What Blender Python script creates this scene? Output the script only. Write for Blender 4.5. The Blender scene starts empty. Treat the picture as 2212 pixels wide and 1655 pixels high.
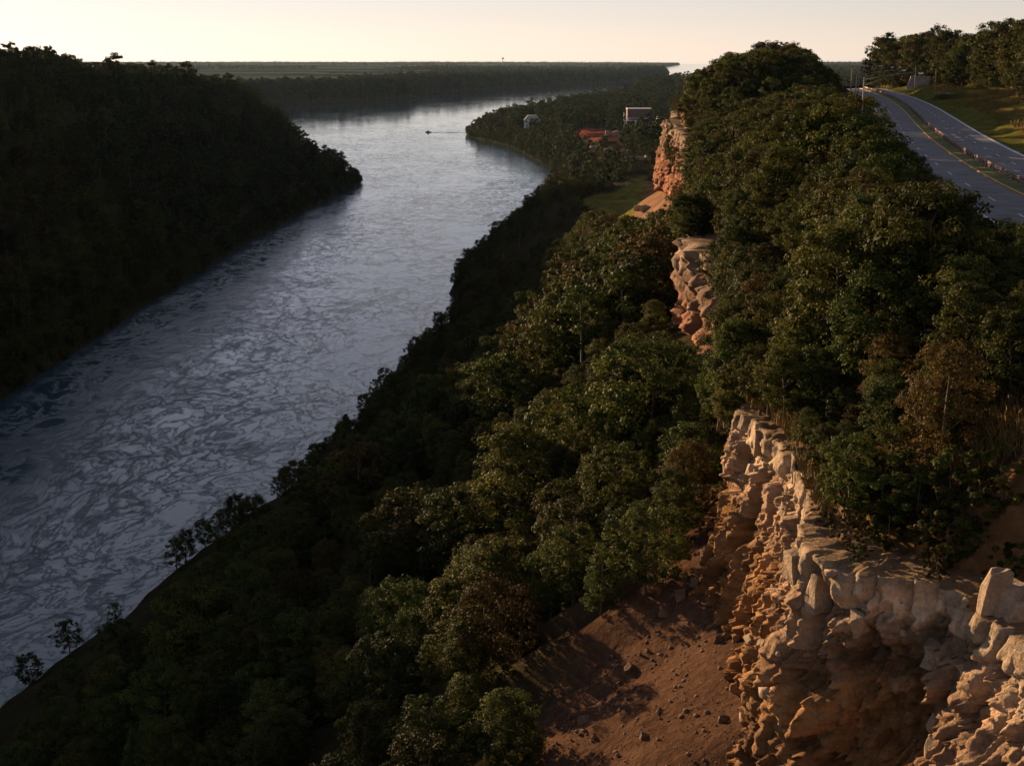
import bpy, math, random
import numpy as np
from mathutils import Vector, Matrix

# ------------------------------------------------------------------ camera, sky, sun, exposure
SC = bpy.context.scene
COL = SC.collection
CAM_H = 115.0                        # eye above the river, from the bridge deck
FD = 2986.0; CU, CV, VH = 1106.0, 827.5, 124.0
PITCH = math.atan((CV - VH) / FD)
cam_d = bpy.data.cameras.new('camera'); cam = bpy.data.objects.new('camera', cam_d); COL.objects.link(cam)
cam.location = (0, 0, CAM_H); cam.rotation_euler = (math.pi / 2 - PITCH, 0, 0)
cam_d.sensor_width = 36.0; cam_d.lens = 36.0 * FD / 2212.0
cam_d.clip_start = 0.5; cam_d.clip_end = 80000.0
SC.camera = cam

SUN_AZ = math.radians(36.0)          # left of the view axis
SUN_EL = math.radians(7.3)
world = bpy.data.worlds.new('World'); SC.world = world; world.use_nodes = True
wn = world.node_tree; wn.nodes.clear()
w_out = wn.nodes.new('ShaderNodeOutputWorld'); w_bg = wn.nodes.new('ShaderNodeBackground')
w_sky = wn.nodes.new('ShaderNodeTexSky'); w_sky.sky_type = 'NISHITA'; w_sky.sun_disc = False
w_sky.sun_elevation = SUN_EL; w_sky.sun_rotation = -SUN_AZ
w_sky.altitude = 100.0; w_sky.air_density = 0.8; w_sky.dust_density = 0.05; w_sky.ozone_density = 1.0
w_bg.inputs['Strength'].default_value = 0.067
w_hs = wn.nodes.new('ShaderNodeHueSaturation'); w_hs.inputs['Saturation'].default_value = 0.6      # evening haze veils the sky's colours
w_ti = wn.nodes.new('ShaderNodeMix'); w_ti.data_type = 'RGBA'; w_ti.blend_type = 'MULTIPLY'; w_ti.inputs[0].default_value = 1.0; w_ti.inputs[7].default_value = (1.06, 0.945, 1.04, 1)
w_ga = wn.nodes.new('ShaderNodeGamma'); w_ga.inputs[1].default_value = 0.80      # and evens out its brightness
wn.links.new(w_sky.outputs[0], w_ga.inputs[0]); wn.links.new(w_ga.outputs[0], w_hs.inputs['Color']); wn.links.new(w_hs.outputs[0], w_ti.inputs[6])
wn.links.new(w_ti.outputs[2], w_bg.inputs[0]); wn.links.new(w_bg.outputs[0], w_out.inputs[0])

sun_d = bpy.data.lights.new('sun', 'SUN'); sun = bpy.data.objects.new('sun', sun_d); COL.objects.link(sun)
sun_d.energy = 5.0; sun_d.angle = math.radians(0.55); sun_d.color = (1.0, 0.66, 0.36)
to_sun = Vector((-math.sin(SUN_AZ) * math.cos(SUN_EL), math.cos(SUN_AZ) * math.cos(SUN_EL), math.sin(SUN_EL)))
sun.rotation_euler = to_sun.to_track_quat('Z', 'Y').to_euler(); sun.location = (-300, 300, 400)

SC.view_settings.view_transform = 'Standard'; SC.view_settings.look = 'None'
SC.view_settings.gamma = 1.0; SC.view_settings.exposure = 1.35
try: SC.view_settings.use_curve_mapping = False
except Exception: pass
SC.render.engine = 'CYCLES'
cy = SC.cycles
cy.max_bounces = 4; cy.diffuse_bounces = 2; cy.glossy_bounces = 3; cy.transmission_bounces = 2
cy.volume_bounces = 0; cy.transparent_max_bounces = 4
cy.use_denoising = True; cy.sample_clamp_indirect = 4.0
cy.use_adaptive_sampling = True

random.seed(4); RNG = np.random.default_rng(11)

# ------------------------------------------------------------------ geometry helpers
CP, SP = math.cos(PITCH), math.sin(PITCH)
def proj(x, y, z):
    """world -> (u, v) on the 2212-wide sheet used for measuring"""
    dz = z - CAM_H
    f = y * CP - dz * SP; up = y * SP + dz * CP
    f = np.maximum(f, 1e-3)
    return CU + FD * x / f, CV - FD * up / f
def at(u, v, z):
    up = CV - v; dz = -FD * SP + up * CP; dy = FD * CP + up * SP
    t = (z - CAM_H) / dz
    return (u - CU) * t, dy * t
def at_y(u, v, y):
    up = CV - v; dz = -FD * SP + up * CP; dy = FD * CP + up * SP
    t = y / dy
    return (u - CU) * t, CAM_H + dz * t
def in_poly(u, v, poly):
    u = np.asarray(u); v = np.asarray(v); inside = np.zeros(u.shape, bool)
    n = len(poly); j = n - 1
    for i in range(n):
        xi, yi = poly[i]; xj, yj = poly[j]
        c = ((yi > v) != (yj > v)) & (u < (xj - xi) * (v - yi) / (yj - yi + 1e-9) + xi)
        inside ^= c; j = i
    return inside
def hash3(i, j, k, seed):
    h = (i.astype(np.int64) * 374761393 + j.astype(np.int64) * 668265263 + k.astype(np.int64) * 2147483647 + seed * 1274126177) & 0xFFFFFFFF
    h = ((h ^ (h >> 13)) * 1274126177) & 0xFFFFFFFF
    h = ((h ^ (h >> 16)) * 2246822519) & 0xFFFFFFFF
    return ((h ^ (h >> 15)) & 0xFFFFFF) / float(0xFFFFFF)
def vnoise(x, y, z, seed=0):
    x = np.asarray(x, float); y = np.asarray(y, float) + 0 * x; z = np.asarray(z, float) + 0 * x
    xi = np.floor(x); yi = np.floor(y); zi = np.floor(z)
    fx = x - xi; fy = y - yi; fz = z - zi
    fx = fx * fx * (3 - 2 * fx); fy = fy * fy * (3 - 2 * fy); fz = fz * fz * (3 - 2 * fz)
    out = 0
    for a in (0, 1):
        wx = fx if a else 1 - fx
        for b in (0, 1):
            wy = fy if b else 1 - fy
            for c in (0, 1):
                wz = fz if c else 1 - fz
                out = out + wx * wy * wz * hash3(xi + a, yi + b, zi + c, seed)
    return out * 2 - 1
def fbm(x, y, z, octv=4, seed=0, gain=0.5):
    s = 0; a = 1.0; f = 1.0
    for o in range(octv):
        s = s + a * vnoise(np.asarray(x) * f, np.asarray(y) * f, np.asarray(z) * f, seed + o * 17); a *= gain; f *= 2.03
    return s
def smooth(a, b, x):
    t = np.clip((np.asarray(x, float) - a) / (b - a), 0, 1); return t * t * (3 - 2 * t)

def mesh_np(name, verts, faces, smooth_shade=False, col=None):
    verts = np.asarray(verts, np.float32); faces = np.asarray(faces, np.int32)
    m = bpy.data.meshes.new(name); k = faces.shape[1]
    m.vertices.add(len(verts)); m.vertices.foreach_set('co', verts.ravel())
    m.loops.add(faces.size); m.loops.foreach_set('vertex_index', faces.ravel())
    m.polygons.add(len(faces)); m.polygons.foreach_set('loop_start', np.arange(0, faces.size, k, dtype=np.int32))
    if smooth_shade: m.polygons.foreach_set('use_smooth', np.ones(len(faces), bool))
    if col is not None:
        ca = m.color_attributes.new('Col', 'FLOAT_COLOR', 'POINT')
        c4 = np.ones((len(verts), 4), np.float32); c4[:, :3] = col
        ca.data.foreach_set('color', c4.ravel())
    m.update(calc_edges=True); m.validate()
    return m
def grid_faces(nr, nc, flip=False):
    i = np.arange(nr - 1)[:, None] * nc + np.arange(nc - 1)[None, :]
    i = i.ravel()
    f = np.stack([i, i + 1, i + nc + 1, i + nc], 1)
    return f[:, ::-1].copy() if flip else f
def link(name, mesh, mat=None, parent=None):
    o = bpy.data.objects.new(name, mesh); COL.objects.link(o)
    if mat is not None and mesh is not None and not mesh.materials: mesh.materials.append(mat)
    if parent is not None: o.parent = parent
    return o
def tag(o, label=None, cat=None, group=None, kind=None):
    if label: o['label'] = label
    if cat: o['category'] = cat
    if group: o['group'] = group
    if kind: o['kind'] = kind
    return o
def empty(name, loc, rz=0.0):
    o = bpy.data.objects.new(name, None); COL.objects.link(o); o.location = loc; o.rotation_euler = (0, 0, rz)
    o.empty_display_size = 0.3
    return o
class MB:
    """collects simple solids into one mesh"""
    def __init__(s): s.v = []; s.f = []
    def add(s, vs, fs):
        b = len(s.v); s.v += [tuple(q) for q in vs]; s.f += [tuple(b + i for i in q) for q in fs]
    def box(s, c, d, rz=0.0):
        x, y, z = d[0] / 2, d[1] / 2, d[2] / 2; ca, sa = math.cos(rz), math.sin(rz)
        vs = []
        for k in (-z, z):
            for (a, b) in ((-x, -y), (x, -y), (x, y), (-x, y)):
                vs.append((c[0] + a * ca - b * sa, c[1] + a * sa + b * ca, c[2] + k))
        s.add(vs, [(0, 3, 2, 1), (4, 5, 6, 7), (0, 1, 5, 4), (1, 2, 6, 5), (2, 3, 7, 6), (3, 0, 4, 7)])
    def tube(s, pts, rad, n=6, cap=True):
        pts = [Vector(p) for p in pts]
        if not hasattr(rad, '__len__'): rad = [rad] * len(pts)
        rings = []
        for i, p in enumerate(pts):
            d = (pts[min(i + 1, len(pts) - 1)] - pts[max(i - 1, 0)]).normalized()
            a = d.orthogonal().normalized() if i == 0 else (rings_a - d * rings_a.dot(d)).normalized()
            rings_a = a; b = d.cross(a)
            rings.append([p + (a * math.cos(t) + b * math.sin(t)) * rad[i] for t in [2 * math.pi * k / n for k in range(n)]])
        vs = [q for r in rings for q in r]; fs = []
        for i in range(len(pts) - 1):
            for k in range(n):
                fs.append((i * n + k, i * n + (k + 1) % n, (i + 1) * n + (k + 1) % n, (i + 1) * n + k))
        if cap:
            fs.append(tuple(range(n))[::-1]); fs.append(tuple((len(pts) - 1) * n + k for k in range(n)))
        s.add(vs, fs)
    def prism(s, poly, y0, y1):
        """polygon in (x, z) pushed along y"""
        n = len(poly)
        vs = [(p[0], y0, p[1]) for p in poly] + [(p[0], y1, p[1]) for p in poly]
        fs = [(i, (i + 1) % n, n + (i + 1) % n, n + i) for i in range(n)] + [tuple(range(n))[::-1], tuple(range(n, 2 * n))]
        s.add(vs, fs)
    def mesh(s, name, smooth_shade=False):
        m = bpy.data.meshes.new(name); m.from_pydata(s.v, [], s.f); m.update()
        if smooth_shade:
            for p in m.polygons: p.use_smooth = True
        return m
    def build(s, name, mat, parent=None, smooth_shade=False):
        return link(name, s.mesh(name, smooth_shade), mat, parent)

# ------------------------------------------------------------------ materials
def new_mat(name):
    m = bpy.data.materials.new(name); m.use_nodes = True
    nt = m.node_tree; nt.nodes.clear()
    out = nt.nodes.new('ShaderNodeOutputMaterial'); p = nt.nodes.new('ShaderNodeBsdfPrincipled')
    nt.links.new(p.outputs[0], out.inputs[0])
    return m, nt, p, out
def N(nt, t, **kw):
    n = nt.nodes.new(t)
    for k, v in kw.items():
        if k in n.inputs: n.inputs[k].default_value = v
        else: setattr(n, k, v)
    return n
def coord(nt, scale=(1, 1, 1), world_space=True):
    if world_space:
        g = N(nt, 'ShaderNodeNewGeometry'); src = g.outputs['Position']
    else:
        g = N(nt, 'ShaderNodeTexCoord'); src = g.outputs['Object']
    mp = N(nt, 'ShaderNodeMapping'); mp.inputs['Scale'].default_value = scale
    nt.links.new(src, mp.inputs['Vector']); return mp.outputs[0]
def noise(nt, vec, scale, detail=4, rough=0.55, dist=0.0):
    n = N(nt, 'ShaderNodeTexNoise'); n.inputs['Scale'].default_value = scale; n.inputs['Detail'].default_value = detail
    n.inputs['Roughness'].default_value = rough; n.inputs['Distortion'].default_value = dist
    nt.links.new(vec, n.inputs['Vector']); return n
def ramp(nt, src, stops):
    r = N(nt, 'ShaderNodeValToRGB'); e = r.color_ramp.elements
    while len(e) < len(stops): e.new(0.5)
    for i, (p, c) in enumerate(stops):
        e[i].position = p; e[i].color = (*c, 1) if len(c) == 3 else c
    nt.links.new(src, r.inputs[0]); return r
def mix_col(nt, a, b, fac, mode='MIX'):
    m = N(nt, 'ShaderNodeMix'); m.data_type = 'RGBA'; m.blend_type = mode
    if isinstance(fac, float): m.inputs['Factor'].default_value = fac
    else: nt.links.new(fac, m.inputs['Factor'])
    for s, k in ((a, 6), (b, 7)):
        if isinstance(s, tuple): m.inputs[k].default_value = (*s, 1)
        else: nt.links.new(s, m.inputs[k])
    return m.outputs[2]
def bump(nt, p, src, strength, distance):
    b = N(nt, 'ShaderNodeBump'); b.inputs['Strength'].default_value = strength; b.inputs['Distance'].default_value = distance
    nt.links.new(src, b.inputs['Height']); nt.links.new(b.outputs[0], p.inputs['Normal']); return b
def simple(name, col, rough=0.7, var=0.25, scale=6.0, metallic=0.0, bump_s=0.0, world_space=True, col2=None, thr=(0.4, 0.65)):
    m, nt, p, out = new_mat(name)
    vec = coord(nt, (1, 1, 1), world_space); n = noise(nt, vec, scale, 5)
    c2 = col2 if col2 else tuple(c * (1 - var) for c in col)
    r = ramp(nt, n.outputs[0], [(thr[0], c2), (thr[1], col)])
    nt.links.new(r.outputs[0], p.inputs['Base Color'])
    p.inputs['Roughness'].default_value = rough; p.inputs['Metallic'].default_value = metallic
    p.inputs['Specular IOR Level'].default_value = 0.3
    if bump_s: bump(nt, p, n.outputs[0], bump_s, 0.1)
    return m
def vcol(name, rough=0.95, amp=0.5, s1=0.4, s2=3.0, bump_s=0.6, bump_d=0.3, spec=0.15):
    """surface whose own colours come from the mesh (soil, turf, rock), broken up by noise"""
    m, nt, p, out = new_mat(name)
    a = N(nt, 'ShaderNodeVertexColor'); a.layer_name = 'Col'
    vec = coord(nt)
    n1 = noise(nt, vec, s1, 6, 0.6); n2 = noise(nt, vec, s2, 6, 0.65)
    r1 = ramp(nt, n1.outputs[0], [(0.3, (1 - amp,) * 3), (0.7, (1 + amp * .6,) * 3)])
    r2 = ramp(nt, n2.outputs[0], [(0.3, (1 - amp * .8,) * 3), (0.72, (1 + amp * .5,) * 3)])
    c = mix_col(nt, a.outputs[0], r1.outputs[0], 1.0, 'MULTIPLY'); c = mix_col(nt, c, r2.outputs[0], 1.0, 'MULTIPLY')
    nt.links.new(c, p.inputs['Base Color']); p.inputs['Roughness'].default_value = rough
    p.inputs['Specular IOR Level'].default_value = spec
    if bump_s: bump(nt, p, n2.outputs[0], bump_s, bump_d)
    return m

def leaf_mat(name, dark, light, hue=0.04, trans=0.28):
    m, nt, p, out = new_mat(name)
    oi = N(nt, 'ShaderNodeObjectInfo'); a = N(nt, 'ShaderNodeVertexColor'); a.layer_name = 'Col'
    sep = N(nt, 'ShaderNodeSeparateColor'); nt.links.new(a.outputs[0], sep.inputs[0])
    base = mix_col(nt, dark, light, sep.outputs[0])
    hs = N(nt, 'ShaderNodeHueSaturation'); nt.links.new(base, hs.inputs['Color'])
    mr = N(nt, 'ShaderNodeMapRange'); nt.links.new(oi.outputs['Random'], mr.inputs[0]); mr.inputs[3].default_value = 0.5 - hue; mr.inputs[4].default_value = 0.5 + hue
    nt.links.new(mr.outputs[0], hs.inputs['Hue'])
    m2 = N(nt, 'ShaderNodeMath', operation='MULTIPLY'); nt.links.new(oi.outputs['Random'], m2.inputs[0]); m2.inputs[1].default_value = 7.31
    fr = N(nt, 'ShaderNodeMath', operation='FRACT'); nt.links.new(m2.outputs[0], fr.inputs[0])
    mv = N(nt, 'ShaderNodeMapRange'); nt.links.new(fr.outputs[0], mv.inputs[0]); mv.inputs[3].default_value = 0.5; mv.inputs[4].default_value = 1.4
    nt.links.new(mv.outputs[0], hs.inputs['Value'])
    nt.links.new(hs.outputs[0], p.inputs['Base Color']); p.inputs['Roughness'].default_value = 0.7
    p.inputs['Specular IOR Level'].default_value = 0.08
    tr = N(nt, 'ShaderNodeBsdfTranslucent'); nt.links.new(hs.outputs[0], tr.inputs['Color'])
    mx = N(nt, 'ShaderNodeMixShader'); mx.inputs[0].default_value = trans
    nt.links.new(p.outputs[0], mx.inputs[1]); nt.links.new(tr.outputs[0], mx.inputs[2]); nt.links.new(mx.outputs[0], out.inputs[0])
    return m
M = {}
M['leaf'] = leaf_mat('leaf_green', (0.020, 0.031, 0.007), (0.084, 0.088, 0.015))
M['leaf_far'] = leaf_mat('leaf_green_far', (0.020, 0.031, 0.010), (0.050, 0.062, 0.016))
M['leaf_rust'] = leaf_mat('leaf_olive_rust', (0.040, 0.030, 0.008), (0.085, 0.058, 0.014), 0.01)
M['bark'] = simple('bark', (0.16, 0.115, 0.085), 0.95, 0.5, 9.0, world_space=False, bump_s=0.5)
M['deadwood'] = simple('bleached_deadwood', (0.34, 0.27, 0.21), 0.9, 0.4, 5.0)
M['ground'] = vcol('ground_soil_and_turf', amp=0.45, s1=0.12, s2=1.6, bump_s=0.8, bump_d=0.35, spec=0.0)
M['rock'] = vcol('cliff_rock', amp=0.35, s1=0.9, s2=5.5, bump_s=1.0, bump_d=0.14)
M['asphalt'] = simple('asphalt', (0.165, 0.157, 0.158), 0.85, 0.38, 0.35, bump_s=0.0, thr=(0.36, 0.62))
M['yellow'] = simple('worn_yellow_paint', (0.66, 0.38, 0.04), 0.7, 0.3, 1.1, col2=(0.45, 0.28, 0.07))
M['white'] = simple('white_paint', (0.74, 0.72, 0.68), 0.7, 0.25, 1.3)
M['rust'] = simple('rusty_steel', (0.28, 0.20, 0.165), 0.8, 0.5, 0.9, col2=(0.105, 0.05, 0.032))
M['rust_dark'] = simple('dark_rusty_steel', (0.16, 0.075, 0.045), 0.85, 0.5, 2.0)
M['pole'] = simple('weathered_pole', (0.30, 0.255, 0.215), 0.7, 0.3, 3.0)
M['pole_dark'] = simple('dark_timber', (0.10, 0.075, 0.055), 0.9, 0.4, 3.0)
M['arm'] = simple('grey_aluminium', (0.22, 0.23, 0.24), 0.5, 0.2, 3.0, metallic=0.3)
M['lamp_head'] = simple('dark_lamp_housing', (0.045, 0.05, 0.07), 0.5, 0.2, 3.0)
M['lens'] = simple('lamp_glass', (0.78, 0.78, 0.76), 0.2, 0.05, 3.0)
M['concrete'] = simple('pinkish_concrete', (0.40, 0.33, 0.30), 0.9, 0.3, 0.8)
M['brick'] = simple('brown_brick', (0.17, 0.095, 0.08), 0.9, 0.25, 0.6)
M['white_wall'] = simple('white_wall', (0.66, 0.65, 0.63), 0.8, 0.15, 0.8)
M['dark_glass'] = simple('dark_glass', (0.03, 0.035, 0.04), 0.15, 0.2, 1.0)
M['roof_grey'] = simple('pale_roof', (0.46, 0.44, 0.42), 0.8, 0.2, 0.6)
M['dry_grass'] = simple('dry_grass', (0.24, 0.135, 0.035), 0.9, 0.5, 1.2, col2=(0.09, 0.085, 0.02))
M['turf'] = simple('verge_grass', (0.145, 0.135, 0.03), 0.95, 0.5, 0.25, col2=(0.07, 0.085, 0.02))
M['hull'] = simple('boat_hull', (0.25, 0.25, 0.26), 0.4, 0.1, 1.0)
M['foam'] = simple('foam', (0.6, 0.62, 0.64), 0.8, 0.2, 0.3)

# ------------------------------------------------------------------ the lie of the land
def T(*p):
    a = np.array(p, float); return lambda y: np.interp(y, a[:, 0], a[:, 1])
bankR = T((0, -132), (60, -126), (100, -118), (150, -108), (225, -92), (300, -74), (367, -58), (450, -48), (560, -36), (610, -26), (645, -20), (680, -32), (740, -30), (825, -14), (940, 14), (1053, 32), (1290, 52), (1486, 40), (1846, -2), (2060, -60), (2150, -70), (2300, -50), (2550, 20), (3200, 210), (4500, 450), (5200, 640), (7000, 980), (8400, 1210), (14000, 2150), (22000, 3800), (30000, 5400))
rimX = T((0, 27), (20, 25), (40, 23), (50, 22.3), (57, 21.4), (59.6, 20.7), (61, 19.6), (63, 16.6), (64.6, 15.6), (68, 15.6), (76, 16.2), (85, 16.9), (92, 15.8), (98, 16.8), (110, 20.5), (125, 24), (140, 26), (153, 26), (163, 24.2), (177, 23.6), (186, 25), (205, 31), (260, 37), (332, 46), (400, 48), (445, 51), (490, 57), (540, 68), (600, 87), (640, 110), (680, 128), (720, 158), (760, 184), (790, 205), (850, 310), (1000, 490), (1300, 820), (3000, 3000), (8000, 9000), (30000, 30000))
rimZ = T((0, 92), (60, 91), (100, 91), (177, 91.5), (332, 92), (400, 94), (445, 95), (540, 98), (600, 101), (700, 100), (1000, 100), (3000, 98), (30000, 80))
baseZ = T((0, 68), (50, 69), (58, 72), (62, 76), (64.5, 80), (70, 81.5), (90, 81.5), (100, 81), (177, 82), (260, 80), (332, 77), (445, 74), (520, 70), (600, 62), (680, 55), (760, 50), (1000, 50), (2000, 46), (30000, 40))
lowZ = T((0, 30), (300, 30), (600, 38), (700, 42), (800, 42), (900, 40), (1050, 38), (1300, 33), (1700, 29), (2050, 20), (2150, 16), (2300, 20), (2600, 26), (3200, 32), (5000, 36), (30000, 38))
low3 = T((0, 40), (700, 48), (900, 49), (1300, 46), (1500, 42), (1700, 40), (1900, 34), (2150, 30), (2600, 34), (3200, 38), (30000, 40))
_yk = [(2207, 426), (2165, 401), (2125, 376), (2060, 341), (1993, 288), (1945, 233), (1909, 211.5), (1883, 200), (1862, 193.5)]
ROAD_Z = 99.0
_kp = np.array([at(u, v, ROAD_Z) for u, v in _yk])
_kfit = np.polyfit(_kp[:, 1], _kp[:, 0], 4)
_ka, _kb = _kp[0, 1], _kp[-1, 1]
def roadK(y):
    y = np.asarray(y, float); yc = np.clip(y, _ka, _kb)
    d = np.polyder(_kfit)
    return np.polyval(_kfit, yc) + np.where(y < _ka, np.polyval(d, _ka) * (y - _ka), 0) + np.where(y > _kb, np.polyval(d, _kb) * (y - _kb), 0)
ROAD_END = 742.0
bankL = T((0, -176), (456, -176), (760, -172), (1000, -162), (1200, -150), (1300, -141), (1325, -143), (1345, -160), (1400, -230), (1500, -330), (1800, -480), (2400, -600), (3000, -620), (3400, -560), (3700, -400), (3950, -292), (4100, -270), (4300, -330), (4420, -300), (4640, -170), (5200, -10), (6360, 560), (7500, 800), (8380, 930), (8700, 860), (10000, 930), (14000, 1400), (22000, 2600), (30000, 4600))
rimLX = T((0, -262), (860, -262), (1170, -242), (1240, -224), (1280, -208), (1310, -200), (1345, -230), (1400, -330), (1500, -430), (1800, -600), (2400, -760), (30000, -760))
rimLZ = T((0, 108), (722, 110), (800, 105), (860, 101), (970, 94), (1100, 90), (1170, 86), (1230, 78), (1262, 66), (1290, 50), (1315, 32), (1340, 22), (1400, 30), (1500, 36), (30000, 38))
platLZ = T((0, 110), (722, 110), (860, 102), (970, 98), (1100, 95), (1200, 88), (1260, 76), (1310, 58), (1350, 42), (1420, 38), (30000, 38))

def prof_right(y):
    xb = float(bankR(y)); xt = float(rimX(y)); zt = float(rimZ(y)); zc = float(baseZ(y))
    g = 1.0 - float(smooth(640, 760, y))
    k = float(roadK(min(y, 760.0)))
    xc = xt - 2.5 - 12 * (1 - g)
    span = xc - xb
    w = min(46.0, span * 0.45)
    zl = g * zc * 0.33 + (1 - g) * float(lowZ(y))
    x3 = g * (xc - span * 0.25) + (1 - g) * min(xb + 320, xc - 30)
    z3 = g * zc * 0.72 + (1 - g) * float(low3(y))
    back = (3.2 + 1.6 * float(smooth(70, 65, y))) * (1 - float(smooth(110, 135, y))) + 2.2 * float(smooth(110, 135, y)) * g     # the soil stands behind the rock face
    xct, xtt = (xc * (1 - g) + (xt + back - .6) * g), xt + back
    xs = [xb - 30, xb, xb + 4, xb + w, x3, xct, xtt]
    zs = [-6, -0.6, 4.5 - 3.2 * float(smooth(800, 900, y)), zl, z3, zc + (xct - xc) * .5 * g * float(smooth(70, 110, y)), zt]
    xt = xtt
    hill = float(np.interp(y, [0, 300, 400, 480, 560, 640, 720], [0, 0, 4, 6.5, 6, 3, 0]))
    kl = max(k - 12, xt + 6)
    xs += [xt + 0.30 * (kl - xt), xt + 0.62 * (kl - xt), kl]
    zs += [zt + 0.42 * (99 - zt) + hill * 0.7, zt + 0.8 * (99 - zt) + hill, 98.9]
    kr = max(k + 13.5, kl + 25.5)
    xs += [kr, kr + 14, kr + 45, kr + 160, max(kr + 400, 1.05 * y), max(kr + 800, 1.6 * y + 2500)]
    zs += [98.9, 100.4, 103.0, 106.0, 106, 106]
    for i in range(1, len(xs)):
        if xs[i] <= xs[i - 1]: xs[i] = xs[i - 1] + 0.5
    return xs, zs
def prof_left(y):
    xb = float(bankL(y)); xr = float(rimLX(y)); zr = float(rimLZ(y)); zp = float(platLZ(y))
    g = 1.0 - float(smooth(1300, 1420, y))
    span = xb - xr
    xs = [xb + 30, xb, xb - 5, xb - 24, xb - 30, xr + 0.22 * span, xr, xr - 50, xr - 300, min(xr - 800, -0.55 * y), -0.8 * y - 3000]
    zs = [-6, -0.6, 6, (18 * g + 26 * (1 - g)), (19 * g + 30 * (1 - g)), zr * (0.66 * g + 1.0 * (1 - g)), zr, 0.5 * zr + 0.5 * zp, zp, zp, zp]
    if y > 1290: zs = [min(z, max(zr, zp)) for z in zs]
    for i in range(1, len(xs)):
        if xs[i] >= xs[i - 1]: xs[i] = xs[i - 1] - 0.5
    return xs, zs
_pc = {}
def cached(prof, y):
    q = round(y * 2) / 2 if y < 1200 else round(y / 4) * 4; k = (prof, q)
    if k not in _pc: _pc[k] = prof(q)
    return _pc[k]
SEG_R = [2, 2, 16, 26, 14, 4, 12, 12, 10, 12, 8, 10, 10, 8, 4]
SEG_L = [2, 2, 6, 2, 16, 14, 14, 14, 8, 4]
ROWS = [12.0]
while ROWS[-1] < 22000:
    y = ROWS[-1]
    ROWS.append(y + (1.0 if y < 130 else (2.2 if y < 300 else (4.0 if y < 760 else (7.0 if y < 1600 else y * 0.012)))))
ROWS = np.array(ROWS)
def terrain_noise(x, y, z):
    a = np.clip(np.abs(y) / 300, 0.5, 3.0)
    n = fbm(x * .045, y * .045, z * .02, 4, 3) * 1.6 * a + fbm(x * .3, y * .3, z * .1, 3, 8) * 0.28
    return n
# flat bits: river bed, road and verge, grass terrace
def quiet(x, y):
    k = roadK(np.minimum(y, 760)); on_road = smooth(18, 11, np.abs(x - (k + 1.0))) * (np.asarray(y) < 790)
    return 1 - on_road
def build_side(prof, seg):
    V = []
    for y in ROWS:
        xs, zs = prof(y); row = []
        for i, n in enumerate(seg):
            t = np.linspace(0, 1, n, endpoint=False)
            row.append(np.stack([xs[i] + (xs[i + 1] - xs[i]) * t, np.full(n, y), zs[i] + (zs[i + 1] - zs[i]) * t], 1))
        row.append(np.array([[xs[-1], y, zs[-1]]]))
        V.append(np.concatenate(row))
    return np.array(V)
def gully(x, y):
    """ridges and runnels straight down the bare slide under the near cliff"""
    m = smooth(58, 70, y) * smooth(128, 108, y) * smooth(-45, -20, x) * smooth(13.5, 8, x)
    wob = fbm(x * .08, y * .05, 0, 3, 21) * 2.2
    yy = y + wob + 0.10 * x
    r = np.abs(vnoise(yy * .30, 3.3, x * .03, 5)); r2 = np.abs(vnoise(yy * .85, 7.7, x * .06, 6))
    far = smooth(84, 96, y)
    return m * ((0.55 - r * 2.2) * (0.35 + 1.2 * far) + (0.3 - r2 * 1.2) * (0.25 + .35 * far))
def relief(x, y, z):
    d = terrain_noise(x, y, z) * quiet(x, y) * smooth(0.5, 6, z) + gully(x, y)
    return d * np.where(y > 2500, 0.5, 1.0)
def height_at(x, y):
    """ground height used to stand things on"""
    x = np.atleast_1d(np.asarray(x, float)); y = np.atleast_1d(np.asarray(y, float)); out = np.zeros_like(x)
    side = x > 0.5 * (bankR(y) + bankL(y))
    for i in range(len(x)):
        xs, zs = cached(prof_right, y[i]) if side[i] else tuple(q[::-1] for q in cached(prof_left, y[i]))
        out[i] = np.interp(x[i], xs, zs)
    return out + relief(x, y, out)

POLY_SLIDE = [(1545, 1150), (1610, 1300), (1800, 1700), (1120, 1700), (1165, 1570), (1225, 1460), (1330, 1400), (1445, 1300)]
POLY_TERRACE = [(1250, 432), (1330, 412), (1400, 372), (1440, 365), (1470, 420), (1440, 470), (1380, 480), (1290, 458)]
POLY_ORANGE = [(1420, 362), (1500, 372), (1500, 430), (1440, 470), (1368, 470)]
POLY_RED = [(1236, 296), (1256, 274), (1345, 288), (1352, 312), (1300, 304)]
POLY_LAWN = [(1290, 262), (1400, 258), (1420, 268), (1360, 274), (1300, 272)]
C = lambda *c: np.array(c)
FOREST_FLOOR = C(0.040, 0.036, 0.018); SOIL = C(0.095, 0.054, 0.034); RED = C(0.27, 0.085, 0.055); TURF = C(0.13, 0.125, 0.03)
DRY = C(0.24, 0.15, 0.045); BUFF = C(0.34, 0.25, 0.18); FIELD_A = C(0.105, 0.115, 0.085); FIELD_B = C(0.04, 0.048, 0.038)
def paint(c, m, colr):
    m = np.clip(m, 0, 1)[:, None]; return c * (1 - m) + colr * m
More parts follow.
